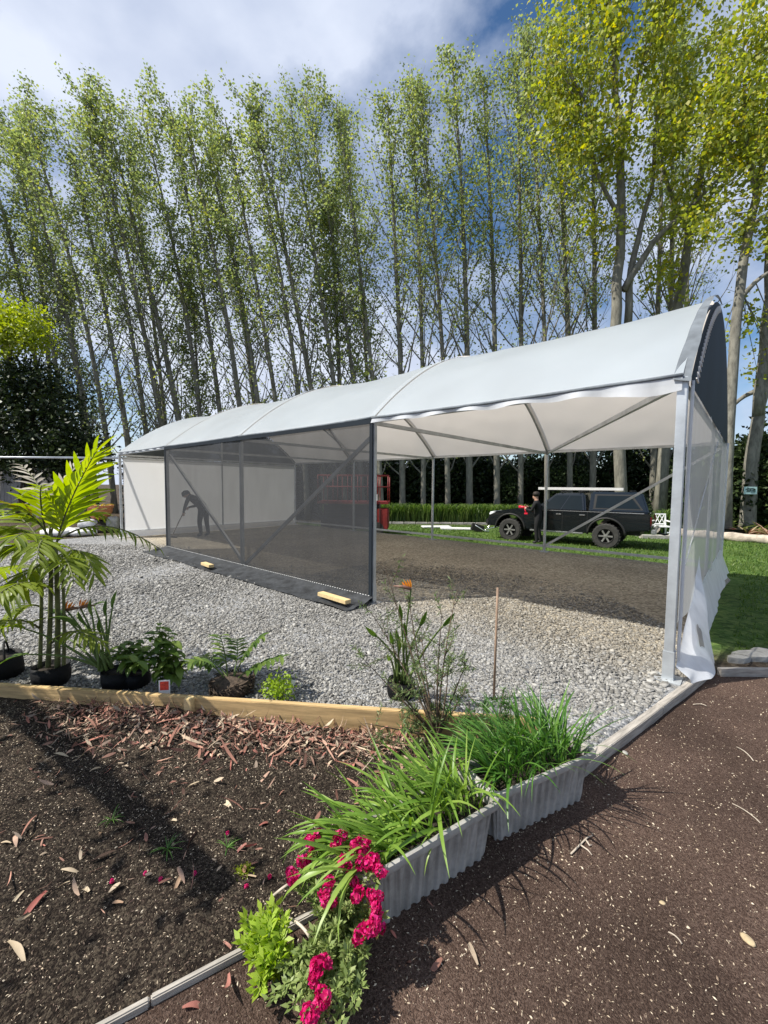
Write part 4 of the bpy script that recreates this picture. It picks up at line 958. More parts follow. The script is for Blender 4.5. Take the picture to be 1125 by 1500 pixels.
for k in range(6):
    for s in (-1, 1): MB().bar((-.48 + k * .16, .22, .53 if s > 0 else .86), (-.48 + k * .16 + .16, .22 + .012 * s, .86 if s > 0 else .53), .03, .02).build('lattice_bar', 'white_paint', bn)
MB().box((0, -.5, .06), (1.3, .3, .14)).build('plinth', 'concrete', bn)
# log, rosette plants, sign
la, lb = G(985, 777, -.33), G(1150, 788, -.33)
n = 12; lg = MB().tube([la.lerp(lb, i / n) + Vector((0, .05 * math.sin(i * 1.3), .12 + .02 * math.sin(i * 2.2))) for i in range(n + 1)], [.17 + .025 * math.sin(i * 1.9) for i in range(n + 1)], 10)
tag(lg.build('fallen_log', 'log_wood', None, True), 'long pale log edging the garden right of the tent', 'log')
def rosette(name, label, px, py, Y, n, ln, m, seed, group=None, w=.05):
    r = np.random.default_rng(seed); b = D(px, py, Y); b.z = lawn_z(b.x, b.y); t = thing(name, label, 'plant', b, 0, group)
    V, F, T = [], [], []
    ms = [strap(ln, w, bd, m=m) for bd in (.6, 1.0, 1.5)]
    for k in range(n):
        az = r.uniform(0, 6.28); el = r.uniform(.25, 1.3)
        me = ms[k % 3]; place(me, 'leaf', t, (0, 0, .03), (math.cos(az) * math.cos(el), math.sin(az) * math.cos(el), math.sin(el)), ZV, r.uniform(.7, 1.15))
    return t
leafmat('rosette_leaf', ((.26, .07, .06), (.40, .22, .16), (.46, .38, .24), (.12, .13, .03)), .25, .5, True)
leafmat('rosette_green', ((.05, .09, .02), (.10, .15, .03), (.20, .22, .05)), .25, .5, True)
rosette('rosette_plant', 'pinkish striped rosette plant behind the log at the right edge', 1095, 775, 16.2, 46, .85, 'rosette_leaf', 1, 'rosettes behind the log', .07)
rosette('rosette_plant', 'red-leaved rosette plant at the far right behind the log', 1128, 778, 15.6, 40, .8, 'rosette_leaf', 2, 'rosettes behind the log', .07)
rosette('rosette_plant', 'tall green strap-leaved rosette under the sign trunk', 1112, 765, 16.8, 50, 1.1, 'rosette_green', 3, 'rosettes behind the log', .08)
rosette('rosette_plant', 'green strap-leaved rosette left of the sign trunk', 1072, 762, 17.0, 44, 1.0, 'rosette_green', 4, 'rosettes behind the log', .08)
b = D(1072, 770, 16.6); b.z = lawn_z(b.x, b.y)
tb = thing('black_tub', 'low black plastic tub behind the log beside the curtain', 'tub', b); MB().lathe([(.42, 0), (.5, .3), (.53, .32), (.5, .33), (.45, .30)], 18).build('tub', 'black_plastic', tb, 'auto')
sp = D(1097, 709, 17.02); sg = thing('tree_sign', 'small pale blue sign fixed to the grey trunk at the right edge', 'sign', (sp.x, sp.y - .05, sp.z))
MB().box((0, 0, 0), (.52, .02, .30)).build('sign_board', 'sign_blue', sg)
for (x, z, w, h) in ((-.05, .06, .4, .05), (.02, -.02, .44, .05), (-.12, .10, .12, .04), (.13, .02, .16, .05), (-.1, -.05, .18, .03), (.1, -.09, .22, .02)): MB().box((x, -.013, z), (w * .8, .006, h), Matrix.Rotation(.15 * math.sin(x * 30), 3, 'Y')).build('sign_mark', 'sign_ink', sg)
MB().box((0, .06, 0), (.06, .14, .08)).build('bracket', 'dark_timber', sg)

# ------------------------------------------------------------------ people
def person(name, label, J, loc, rz, mats, hands=True, extra=None):
    """J: joint positions (x right, y forward, z up). one skinned mesh; materials by nearest bone"""
    V, E, Rr, tagm = [], [], [], []
    def add(p, rad, m, par=None):
        V.append(Vector(p)); Rr.append(rad); tagm.append(m); i = len(V) - 1
        if par is not None: E.append((par, i))
        return i
    pel = add(J['pelvis'], .135, 1); sp1 = add(J['waist'], .125, 0, pel); ch = add(J['chest'], .145, 0, sp1); nk0 = add(J['neck0'], .075, 0, ch); nk = add(J['neck'], .055, 2, nk0)
    h1 = add(J['head1'], .085, 2, nk); h2 = add(J['head2'], .095, 3, h1)
    fd = Vector(J.get('face', (0, 1, 0))); add(Vector(J['head1']) + fd * .10, .02, 2, h1)
    for s in ('L', 'R'):
        sh = add(J['sho' + s], .068, 0, ch); el = add(J['elb' + s], .048, 0, sh); wr = add(J['wri' + s], .033, 0, el); pm = add(J['hand' + s], .034, 2, wr)
        d = (Vector(J['hand' + s]) - Vector(J['wri' + s])).normalized(); x = d.cross(Vector((.2, .9, .3))).normalized(); y = d.cross(x)
        for k in range(4):
            f1 = add(Vector(J['hand' + s]) + d * .035 + x * (k - 1.5) * .019, .010, 2, pm); f2 = add(V[f1] + d * (.034 - .004 * abs(k - 1.3)) + y * .012, .009, 2, f1); add(V[f2] + d * .012 + y * .026, .008, 2, f2)
        tmb = add(Vector(J['wri' + s]).lerp(Vector(J['hand' + s]), .75) + x * .045 + y * .012, .011, 2, pm); add(V[tmb] + d * .035 + y * .02, .009, 2, tmb)
        hp = add(J['hip' + s], .10, 1, pel); kn = add(J['kne' + s], .068, 1, hp); cf = add(Vector(J['kne' + s]).lerp(Vector(J['ank' + s]), .4), .062, 1, kn); an = add(J['ank' + s], .045, 1, cf); toe = add(J['toe' + s], .042, 4, an)
    me = bpy.data.meshes.new('body'); me.from_pydata([tuple(v) for v in V], E, []); ob = bpy.data.objects.new('body_tmp', me); C.objects.link(ob)
    ob.modifiers.new('Skin', 'SKIN'); sv = me.skin_vertices[0].data
    for i, rr in enumerate(Rr): sv[i].radius = (rr, rr); sv[i].use_root = (i == 0)
    ss = ob.modifiers.new('Sub', 'SUBSURF'); ss.levels = 2; ss.render_levels = 2
    dg = bpy.context.evaluated_depsgraph_get(); dg.update(); m2 = bpy.data.meshes.new_from_object(ob.evaluated_get(dg)); bpy.data.objects.remove(ob)
    m2.materials.clear()
    for m in mats: m2.materials.append(MATS[m])
    for p in m2.polygons:
        c = p.center; best = 0; bd = 1e9
        for a, b in E:
            ab = V[b] - V[a]; k = max(0, min(1, (c - V[a]).dot(ab) / max(1e-9, ab.length_squared))); dd = (c - V[a] - ab * k).length - .5 * (Rr[a] + (Rr[b] - Rr[a]) * k)
            if dd < bd: bd = dd; best = tagm[b] if k > .35 else tagm[a]
        p.material_index = best; p.use_smooth = True
    t = thing(name, label, 'person', loc, rz); o = link(bpy.data.objects.new('body', m2), t)
    return t
J1 = dict(pelvis=(0, 0, .86), waist=(0, .10, .99), chest=(0, .28, 1.12), neck0=(0, .42, 1.19), neck=(0, .47, 1.20), head1=(0, .56, 1.20), head2=(0, .55, 1.28), face=(0, .75, -.6),
          shoL=(-.19, .34, 1.14), elbL=(-.24, .42, .88), wriL=(-.12, .56, .74), handL=(-.08, .60, .68), shoR=(.19, .34, 1.14), elbR=(.24, .38, .90), wriR=(.10, .52, .86), handR=(.05, .58, .82),
          hipL=(-.10, -.01, .80), kneL=(-.11, .05, .44), ankL=(-.11, 0, .08), toeL=(-.12, .14, .04), hipR=(.10, -.01, .80), kneR=(.12, -.02, .44), ankR=(.12, -.08, .08), toeR=(.13, .06, .04))
b = G(299, 791, 0); p1 = person('person', 'person in dark clothes bending over a long-handled tool inside the tent', J1, (b.x, b.y, 0), R_(78), ('cloth_navy', 'cloth_navy', 'skin', 'hair_dark', 'car_black'))
MB().lathe([(.118, -.02), (.12, .03), (.10, .09), (.02, .125)], 14).build('cap', 'cloth_navy', p1, True).matrix_local = Matrix.Translation((0, .555, 1.235)) @ Matrix.Rotation(-.5, 4, 'X')
m1 = Matrix.Translation((b.x, b.y, 0)) @ Matrix.Rotation(R_(78), 4, 'Z'); h = m1 @ Vector((-.06, .62, .69)); h2 = m1 @ Vector((.03, .60, .84)); h3 = h + (h - h2) * 5.0; kk = (h.z - .03) / max(.01, h.z - h3.z); ft = h.lerp(h3, kk)
tl = thing('rake', 'long-handled rake held by the bending person inside the tent', 'rake', (ft.x, ft.y, 0)); bb = Vector((ft.x, ft.y, 0))
MB().tube([ft - bb, h2 + (h2 - h) * 2.2 - bb], .016, 7).build('handle', 'grey_timber', tl, True); MB().bar(ft - bb + Vector((-.18, .05, 0)), ft - bb + Vector((.18, -.05, 0)), .03, .03).build('head', 'car_black', tl)
for k in range(9): q = ft - bb + Vector((-.16 + k * .04, .045 - k * .011, 0)); MB().bar(q, q - Vector((0, 0, .05)), .008).build('tine', 'car_black', tl)
J2 = dict(pelvis=(0, 0, .90), waist=(0, .03, 1.06), chest=(0, .07, 1.27), neck0=(0, .08, 1.42), neck=(0, .09, 1.47), head1=(0, .12, 1.56), head2=(0, .10, 1.64), face=(0, .9, -.4),
          shoL=(-.2, .07, 1.36), elbL=(-.25, .16, 1.1), wriL=(-.12, .36, 1.14), handL=(-.07, .42, 1.17), shoR=(.2, .07, 1.36), elbR=(.26, .14, 1.1), wriR=(.12, .36, 1.2), handR=(.07, .42, 1.23),
          hipL=(-.1, 0, .84), kneL=(-.11, .04, .46), ankL=(-.12, 0, .08), toeL=(-.13, .14, .04), hipR=(.1, 0, .84), kneR=(.12, .02, .46), ankR=(.14, -.06, .08), toeR=(.15, .08, .04))
q = Mc @ Vector((1.95, 1.28, 0)); q.z = lawn_z(q.x, q.y)
p2 = person('person', 'person in black clothes standing by the pickup bonnet with a red tool', J2, q, math.atan2(fwd.y, fwd.x) - math.pi / 2 , ('cloth_black', 'cloth_black', 'skin', 'hair_dark', 'car_black'))
MB().lathe([(.105, -.02), (.11, .04), (.09, .10), (.02, .125)], 14).build('hair', 'hair_dark', p2, True).location = (0, .10, 1.62)
m2_ = Matrix.Translation(q) @ Matrix.Rotation(math.atan2(fwd.y, fwd.x) - math.pi / 2, 4, 'Z'); g = m2_ @ Vector((0, .50, 1.19))
gr = thing('power_tool', 'bright red hand tool held by the person in black', 'tool', g, math.atan2(fwd.y, fwd.x) - math.pi / 2)
MB().tube([(0, -.10, 0), (0, .16, .02)], [.035, .05], 10).build('tool_body', 'red_tool', gr, True); MB().tube([(0, -.04, -.02), (0, -.08, -.18)], .026, 8).build('grip', 'red_tool', gr, True); MB().box((0, -.09, -.2), (.08, .12, .06)).build('battery', 'red_tool', gr, bevel=.01); MB().tube([(0, .16, .02), (0, .24, .025)], .014, 6).build('chuck', 'car_black', gr, True)

# ------------------------------------------------------------------ timber edging
def board(name, label, a, b, zt, zb, w, m, cuts=(), cat='edging'):
    a, b = Vector(a), Vector(b); t = thing(name, label, cat, (a.x, a.y, 0), math.atan2(b.y - a.y, b.x - a.x)); L_ = (b - a).length
    xs_ = [0] + [c * L_ for c in cuts] + [L_]
    for i, (x0, x1) in enumerate(zip(xs_, xs_[1:])):
        mb = MB(); x0 += .002; x1 -= .002; n = max(2, int((x1 - x0) / .25))
        for k in range(n + 1):
            x = x0 + (x1 - x0) * k / n; dz = .003 * vnoise(x * 2, i, 0, 1); dy = .004 * vnoise(x * 1.5, i, 3, 1)
            mb.v += [(x, dy, zb), (x, w + dy, zb), (x, w + dy, zt + dz), (x, dy, zt + dz)]
        for k in range(n):
            o = k * 4
            for q in range(4): mb.f.append((o + q, o + (q + 1) % 4, o + 4 + (q + 1) % 4, o + 4 + q))
        mb.f += [(3, 2, 1, 0), tuple(n * 4 + q for q in range(4))]
        mb.build('plank', m, t, bevel=.004)
    return t
tby = lambda x: (x, timber_y(x), 0)
tim = board('timber_edging', 'thick yellow pine board edging holding back the gravel above the black soil', tby(-4.6), tby(1.0), .078, -.13, .045, 'pine', (.589,))
for x in (-1.30, .32): MB().box((Vector(tby(x)) - Vector(tby(-4.6))).length * Vector((1, 0, 0)) + Vector((0, -.026, -.005)), (.055, .05, .20)).build('stake', 'pine_new', tim, bevel=.004)
board('path_edging', 'weathered grey board between the gravel and the brown path', (1.10, 2.20, 0), (E3[0] - .02, E3[1] - .03, 0), .006, -.13, .05, 'grey_timber', (.5,))
board('path_edging', 'pale board running right from the tent corner along the path', (E3[0] + .01, E3[1] - .06, 0), (7.5, 3.46, 0), .004, -.13, .045, 'grey_timber', (.45,))
board('bed_edging', 'grey board half buried along the bottom of the black soil bed', (-1.75, .56, 0), (-.05, 1.555, 0), -.034, -.13, .02, 'grey_timber', (.62,))

# timber offcuts holding down the net skirt
for (l0, l1, t0, lb, m) in ((BAY + .05, BAY + .62, -.40, 'clean pine offcut on the black skirt beside the middle post', 'pine_new'), (2 * BAY + .25, 2 * BAY + .62, -.46, 'short pine offcut lying mid-way along the black skirt', 'pine_new'), (3 * BAY - .1, 3 * BAY + .3, -.30, 'dark stubby offcut at the far left corner of the skirt', 'grey_timber')):
    a, b = TF(l0, t0, .085), TF(l1, t0 + .03, .085)
    tag(MB().bar(a, b, .095, .05).build('timber_offcut', m, None, bevel=.004), lb, 'timber', 'timber offcuts weighing down the skirt')

# ------------------------------------------------------------------ planter troughs
def trough(name, label, a, b, group):
    """a, b: front rim ends (left, right) at rim height"""
    a, b = Vector(a), Vector(b); d = (b - a); Lr = d.length; d.normalize(); nb = Vector((-d.y, d.x, 0)); Wd, Ht = .25, .265
    c = a.lerp(b, .5) + nb * Wd / 2; t = thing(name, label, 'planter', (c.x, c.y, SOIL - .004), math.atan2(d.y, d.x), group)
    RS = [(q, k / n_) for q, n_ in ((0, 190), (1, 80), (2, 190), (3, 80)) for k in range(n_)]; N = len(RS)
    def ring(hx, hy, rad, z, rib=0.):
        out = []
        for q, f in RS:
            P0 = [(-hx, -hy), (hx, -hy), (hx, hy), (-hx, hy)]; p0, p1 = Vector(P0[q]), Vector(P0[(q + 1) % 4]); p = p0.lerp(p1, f)
            # round the corners
            cx, cy = max(-hx + rad, min(hx - rad, p.x)), max(-hy + rad, min(hy - rad, p.y)); e = Vector((p.x - cx, p.y - cy))
            if abs(p.x) > hx - rad and abs(p.y) > hy - rad: e = e.normalized() * rad
            n_ = e.normalized() if e.length > 1e-6 else Vector((0, 0))
            rb = 0
            if rib:
                per_ = p.x if q % 2 == 0 else p.y; rb = -rib * (.5 + .5 * math.tanh(3 * math.cos(per_ / .0235 * math.pi)))
            out.append((cx + e.x + n_.x * rb, cy + e.y + n_.y * rb, z))
        return out
    hx, hy = Lr / 2, Wd / 2
    def skin(rings, capb=False):
        mb = MB()
        for rg in rings: mb.v += rg
        for i in range(len(rings) - 1):
            for k in range(N): k2 = (k + 1) % N; mb.f.append((i * N + k, i * N + k2, (i + 1) * N + k2, (i + 1) * N + k))
        if capb: mb.f.append(tuple(range(N - 1, -1, -1)))
        return mb
    rr = [ring(hx - .055, hy - .045, .03, 0, .010), ring(hx - .05, hy - .04, .03, .03, .012), ring(hx - .03, hy - .025, .035, Ht - .062, .012), ring(hx - .029, hy - .0245, .035, Ht - .056, .003), ring(hx - .026, hy - .022, .035, Ht - .045), ring(hx - .024, hy - .020, .035, Ht - .03)]
    skin(rr, True).build('body', 'trough_plastic', t, 'auto')
    rr = [ring(hx - .026, hy - .022, .035, Ht - .035), ring(hx - .006, hy - .006, .04, Ht - .033), ring(hx, hy, .045, Ht - .018), ring(hx - .004, hy - .004, .045, Ht - .002), ring(hx - .014, hy - .014, .04, Ht + .002), ring(hx - .026, hy - .026, .03, Ht - .006), ring(hx - .035, hy - .032, .03, Ht - .06)]
    skin(rr).build('rim', 'trough_plastic', t, 'auto')
    s = skin([ring(hx - .034, hy - .031, .03, Ht - .05), ring(hx * .5, hy * .4, .02, Ht - .042), ring(.02, .01, .005, Ht - .04)]); s.f.append(tuple(2 * N + k for k in range(N))); s.build('potting_mix', 'potting', t, True)
    return t, Lr, Wd, Ht
RZ = .20
aL, aR = G(575, 1275, RZ), G(742, 1172, RZ); bL, bR = G(730, 1167, RZ), G(876, 1100, RZ)
dA, dB = (aR - aL).normalized(), (bR - bL).normalized(); aL = aL - dA * .10; aR = aR + dA * .02; bR = bR + dB * .05; bL = bL + dB * .012
trA, LA_, WA, HA = trough('planter_trough', 'ribbed grey planter trough nearest the camera full of lime strap leaves', aL, aR, 'planter troughs along the edging')
trB, LB_, WB, HB = trough('planter_trough', 'ribbed grey planter trough further back with dense dark green grassy leaves', bL, bR, 'planter troughs along the edging')
def clump(name, label, tr, hx, hy, z0, n, meshes, lean, spread, smin, smax, seed, upb=1.0):
    r = np.random.default_rng(seed); t = thing(name, label, 'plant', tr.location + Vector((0, 0, z0)), tr.rotation_euler.z)
    il = Matrix.Rotation(-tr.rotation_euler.z, 3, 'Z')
    for k in range(n):
        x, y = r.uniform(-hx, hx), r.uniform(-hy, hy)
        d = il @ Vector(lean) + Vector((x / hx * spread * .6 + r.normal(0, spread * .55), y / hy * spread * .5 + r.normal(0, spread * .55), upb))
        place(meshes[k % len(meshes)], 'leaf', t, (x, y, -.01), d, ZV if abs(d.normalized().z) < .98 else (0, 1, 0), r.uniform(smin, smax), r.normal(0, .3))
    return t
rA = np.random.default_rng(61)
BA = [strap(.42, rA.uniform(.013, .021), rA.uniform(.25, 1.7), .22, 8, rA.uniform(-.7, .7), m='blade_lime', belly=.5) for _ in range(14)]
clump('strap_leaf_plant', 'lime-green strap-leaved plants bursting out of the near planter trough', trA, LA_ / 2 - .06, WA / 2 - .05, HA - .045, 298, BA, (-.62, .10, 0), .55, .5, .95, 62)
BB = [strap(.40, rA.uniform(.008, .014), rA.uniform(.1, 1.3), .25, 8, rA.uniform(-.8, .8), m='blade_green', belly=.45) for _ in range(14)]
clump('grassy_plant', 'dense dark green grassy leaves standing in the far planter trough', trB, LB_ / 2 - .10, WB / 2 - .05, HB - .045, 300, BB, (-.25, .15, 0), .5, .6, 1.05, 63, 1.15)

# ------------------------------------------------------------------ feathery shrub, rosemary-like plant, cane
def feather(name, label, base, tips, seed, m='feather_leaf', nl=34, ls=.045, sec=5, stem_r=.008, lasp=.16):
    r = np.random.default_rng(seed); t = thing(name, label, 'plant', base); LP, LX = [], []; V0 = Vector(base)
    for i, tp in enumerate(tips):
        mid = V0.lerp(tp, .5) + Vector(r.normal(0, .03, 3)); path = bez(V0, mid, tp, 8)
        br = MB().tube([p - V0 for p in path], [stem_r * (1 - .8 * k / 8) for k in range(9)], 5, cap=False)
        for s in range(sec):
            j = r.integers(2, 9); ln = (tp - V0).length * r.uniform(.12, .26); dd = (path[j] - path[j - 1]).normalized() + Vector(r.normal(0, .7, 3)); dd.normalize()
            q = [path[j], path[j] + dd * ln * .5, path[j] + dd * ln + Vector((0, 0, -.01))]; br.tube([p - V0 for p in q], [.003, .002, .001], 3, cap=False)
            for k in range(nl):
                a = q[0].lerp(q[2], .15 + .85 * k / nl); LP.append(a - V0); LX.append(dd * .5 + Vector(r.normal(0, .8, 3)))
        br.build('branch', 'brown_stem', t, True)
    V, F, T = leaves(LP, ls, seed + 1, axis=np.array([tuple(x) for x in LX]), spread=.3, aspect=lasp, fold=.03)
    f = npobj('foliage', V, F, m, t, tint=T); f['kind'] = 'stuff'; return t
gb = Vector((.34, 2.50, -.02))
tipsG = [D(*p) for p in ((565, 830, 2.75), (600, 868, 2.6), (672, 862, 2.6), (650, 900, 2.45), (535, 965, 2.6), (548, 900, 2.7), (690, 960, 2.5), (660, 975, 2.45), (620, 920, 2.75), (575, 1000, 2.5), (610, 980, 2.4), (540, 1060, 2.35), (575, 1085, 2.35), (640, 1000, 2.7), (685, 1010, 2.6), (600, 1050, 2.4))]
feather('feathery_shrub', 'tall wispy feather-leaved shrub in front of the pine board', gb, tipsG, 71, nl=26, ls=.036, sec=8, lasp=.18)
rb = Vector((.62, 2.28, SOIL)); r = np.random.default_rng(72)
feather('needle_leaf_bush', 'dense needle-leaved green bush squeezed between the board and the far trough', rb, [rb + Vector((r.uniform(-.22, .14), r.uniform(-.15, .12), r.uniform(.22, .42))) for _ in range(26)], 73, 'rosemary_leaf', 26, .034, 6, .005)
b = G(728, 1022, 0); tp = D(731, 858, b.y - .06)
tag(MB().tube([b - Vector((0, 0, .05)), tp], [.009, .008], 8).build('garden_cane', 'bamboo', None, True), 'thin upright brown cane stuck in the gravel behind the troughs', 'cane')

# ------------------------------------------------------------------ bird-of-paradise plants
def nursery_bag(label, px, py, rad, h, handle=True, z=0):
    b = G(px, py, z); t = thing('nursery_bag', label, 'plant bag', b, px * .37)
    pr = [(rad * .92, 0), (rad, .02), (rad * 1.03, h * .5), (rad * .98, h), (rad * .95, h), (rad * .93, h - .03)]
    mb = MB().lathe(pr, 22); mb.v = [(x * (1 + .06 * math.sin(5 * math.atan2(y, x) + z_ * 30)), y * (1 + .05 * math.cos(4 * math.atan2(y, x) + z_ * 20)), z_) for x, y, z_ in mb.v]
    mb.build('bag', 'black_plastic', t, True); MB().lathe([(rad * .93, h - .035), (.01, h - .02)], 18).build('potting_mix', 'potting', t, True)
    if handle: MB().tube([(rad * .95 * math.cos(a), -.3 * rad + .1 * rad * math.sin(a), h - .03 + .13 * math.sin(a)) for a in np.linspace(0.05, math.pi - .05, 12)], .008, 5).build('handle', 'black_plastic', t, True)
    return t, b
def strel(label, base, stems, flowers, seed):
    r = np.random.default_rng(seed); t = thing('bird_of_paradise', label, 'plant', base); B = Vector(base)
    for (px, py, Y, kind) in stems:
        tp = D(px, py, Y); st = B + Vector((r.uniform(-.05, .05), r.uniform(-.04, .04), 0)); mid = st.lerp(tp, .5) + Vector((0, 0, .05 + .05 * (tp - st).length)); pa = bez(st, mid, tp, 9)
        s = MB().tube([p - B for p in pa], [.011 - .0062 * k / 9 for k in range(10)], 6).build('stem', 'green_stem', t, True)
        dr = (pa[-1] - pa[-2]).normalized()
        if kind == 'leaf': place(strap(.22, .075, .6, .18, 7, m='shrub_leaf', belly=.4), 'leaf', s, tp - B, dr, ZV, 1)
        elif kind == 'spear': place(strap(.13, .032, .15, .5, 6, m='shrub_leaf', belly=.4), 'leaf', s, tp - B - dr * .02, dr, (0, -1, .2), 1)
        elif kind == 'bent': place(strap(.11, .03, .5, .4, 6, m='shrub_leaf', belly=.4), 'leaf', s, tp - B, Vector((.8, 0, .55)), ZV, 1)
    mat('bract_%d' % seed, (.20, .10, .07), .5, 0, .3, 20)
    for (px, py, Y, dx) in flowers:
        tp = D(px, py, Y); pa = bez(B, B.lerp(tp, .5) + Vector((0, 0, .06)), tp, 8); s = MB().tube([p - B for p in pa], .006, 6).build('stem', 'green_stem', t, True)
        fl = MB().tube([tp - B, tp - B + Vector((dx * .05, 0, .015)), tp - B + Vector((dx * .12, 0, .02))], [.012, .014, .002], 7).build('flower', 'bract_%d' % seed, t, True)
        for k in range(4): place(strap(.062, .014, .1, .5, 5, m='orange_petal', belly=.4), 'petal', fl, tp - B + Vector((dx * .01 * k, 0, .008)), Vector((dx * (.15 + .3 * k / 3), .1 * (k % 2), 1 - .15 * k)), (0, -1, 0), r.uniform(.8, 1.1))
    return t
bag1, b1 = nursery_bag('black plant bag holding the bird of paradise behind the pine board', 178, 1012, .11, .13)
strel('bird of paradise with orange flowers and fanned stems in the left plant bag', (b1.x - .08, b1.y - .02, .14), [(38, 930, 3.0, 'leaf'), (115, 925, 3.05, 'leaf'), (45, 968, 2.95, 'leaf'), (95, 940, 3.2, 'leaf'), (137, 905, 3.1, 'spear'), (140, 895, 3.2, 'bent'), (158, 905, 3.1, 'spear'), (168, 893, 3.15, 'spear'), (127, 920, 3.1, 'spear'), (122, 915, 3.25, 'spear'), (100, 915, 3.1, 'leaf'), (150, 930, 3.0, 'spear')], [(100, 902, 3.1, 1), (120, 898, 3.12, 1)], 81)
bag2, b2 = nursery_bag('black plant bag holding the palm behind the pine board', 80, 1010, .12, .15, False)
bag3, b3 = nursery_bag('black plant bag with a tall loop handle at the left edge', 6, 1000, .14, .17)
bag5, b5 = nursery_bag('small black pot of the bird of paradise among the wispy shrub', 592, 1018, .10, .12, False)
strel('bird of paradise with one orange flower among the wispy shrub', (b5.x, b5.y, .10), [(552, 930, 2.75, 'spear'), (578, 940, 2.85, 'spear'), (585, 935, 2.8, 'spear'), (588, 950, 2.9, 'spear'), (597, 930, 2.85, 'spear'), (620, 912, 2.8, 'spear'), (655, 912, 2.7, 'spear'), (575, 965, 2.75, 'spear'), (590, 905, 2.85, 'spear')], [(604, 862, 2.8, -1)], 82)

# ------------------------------------------------------------------ palm
palm = thing('palm', 'multi-stemmed bright green palm in a plant bag at the left', 'palm', (b2.x, b2.y, .15)); PB = Vector((b2.x, b2.y, .15))
for (x0, y0, x1, y1, rr) in ((62, 985, 60, 800, .014), (74, 985, 75, 790, .018), (88, 990, 82, 805, .020), (97, 985, 92, 830, .013)):
    a, b = D(x0, y0, b2.y), D(x1, y1, b2.y - .05); MB().tube([p - PB for p in bez((a.x, a.y, .1), a.lerp(b, .5) + Vector((.02, 0, 0)), b, 8)], [rr * (1 - .3 * k / 8) for k in range(9)], 8).build('stem', 'palm_stem', palm, True)
LFM = {m: [strap(.27, .040, bd, .18, 6, m=m, belly=.35, name='leaflet') for bd in (.15, .4, .7)] for m in ('palm_leaf', 'palm_bright', 'palm_dead', 'palm_tip')}
def frond(pts, n, ln, m, seed, droop=.15, alt=None, joined=False):
    if joined: jv, jf = [], []
    r = np.random.default_rng(seed); pa = bez(*[D(*p) for p in pts], 16)
    f = MB().tube([p - PB for p in pa], [.008 - .0055 * k / 16 for k in range(17)], 5).build('frond', 'palm_stem', palm, True)
    for k in range(n):
        u = .22 + .76 * (k // 2) / (n // 2 - 1 if n > 3 else 1); q = u * 16; i = min(15, int(q)); p = pa[i].lerp(pa[i + 1], q - i); d = (pa[i + 1] - pa[i]).normalized()
        sd = d.cross(ZV).normalized() * (1 if k % 2 else -1); upv = sd.cross(d) * (1 if k % 2 else -1)
        dirv = d * (.55 + .6 * u) + sd * (1.0 - .35 * u) + Vector((0, 0, .18 - droop)) + Vector(r.normal(0, .08, 3))
        s = ln / .27 * (.55 + .45 * math.sin(math.pi * min(1, u * 1.05))) * r.uniform(.88, 1.1)
        mm = LFM[alt if (alt and u > .35 and k % 3 == 0) else m]
        o = place(mm[k % 3], 'leaflet', f, p - PB, dirv, upv if upv.z > 0 else -upv, (s * r.uniform(.85, 1.15), s, s))
        if joined:
            b0 = len(jv); jv += [tuple(o.matrix_basis @ v.co) for v in mm[k % 3].vertices]; jf += [tuple(b0 + i for i in q_.vertices) for q_ in mm[k % 3].polygons]; bpy.data.objects.remove(o)
    if joined: JV.append((jv, jf))
    return f
JV = []
Yp = b2.y
frond(((82, 815, Yp), (92, 752, Yp - .05), (140, 668, Yp - .15)), 38, .33, 'palm_bright', 1, .0)
frond(((75, 800, Yp), (45, 745, Yp - .1), (-15, 742, Yp - .3)), 24, .26, 'palm_leaf', 2, .35, 'palm_tip')
frond(((85, 800, Yp), (150, 750, Yp + .05), (238, 812, Yp + .1)), 34, .15, 'palm_leaf', 3, .5)
frond(((70, 815, Yp), (15, 790, Yp - .2), (-70, 850, Yp - .4)), 28, .28, 'palm_leaf', 4, .4)
frond(((72, 830, Yp), (30, 850, Yp - .3), (-20, 905, Yp - .5)), 24, .25, 'palm_leaf', 5, .3)
frond(((84, 800, Yp), (115, 745, Yp + .2), (150, 762, Yp + .3)), 26, .2, 'palm_leaf', 6, .3)
frond(((74, 790, Yp), (70, 720, Yp + .2), (28, 690, Yp + .4)), 24, .20, 'palm_dead', 7, .1)
frond(((85, 830, Yp), (120, 790, Yp - .15), (140, 850, Yp - .3)), 26, .24, 'palm_leaf', 8, .5)
frond(((74, 800, Yp), (84, 740, Yp + .1), (108, 690, Yp + .3)), 22, .20, 'palm_dead', 9, .0)
frond(((66, 900, Yp), (35, 880, Yp - .1), (-5, 940, Yp - .2)), 22, .22, 'palm_leaf', 10, .2)
frond(((70, 840, Yp), (50, 770, Yp - .3), (20, 800, Yp - .6)), 26, .26, 'palm_leaf', 11, .3)

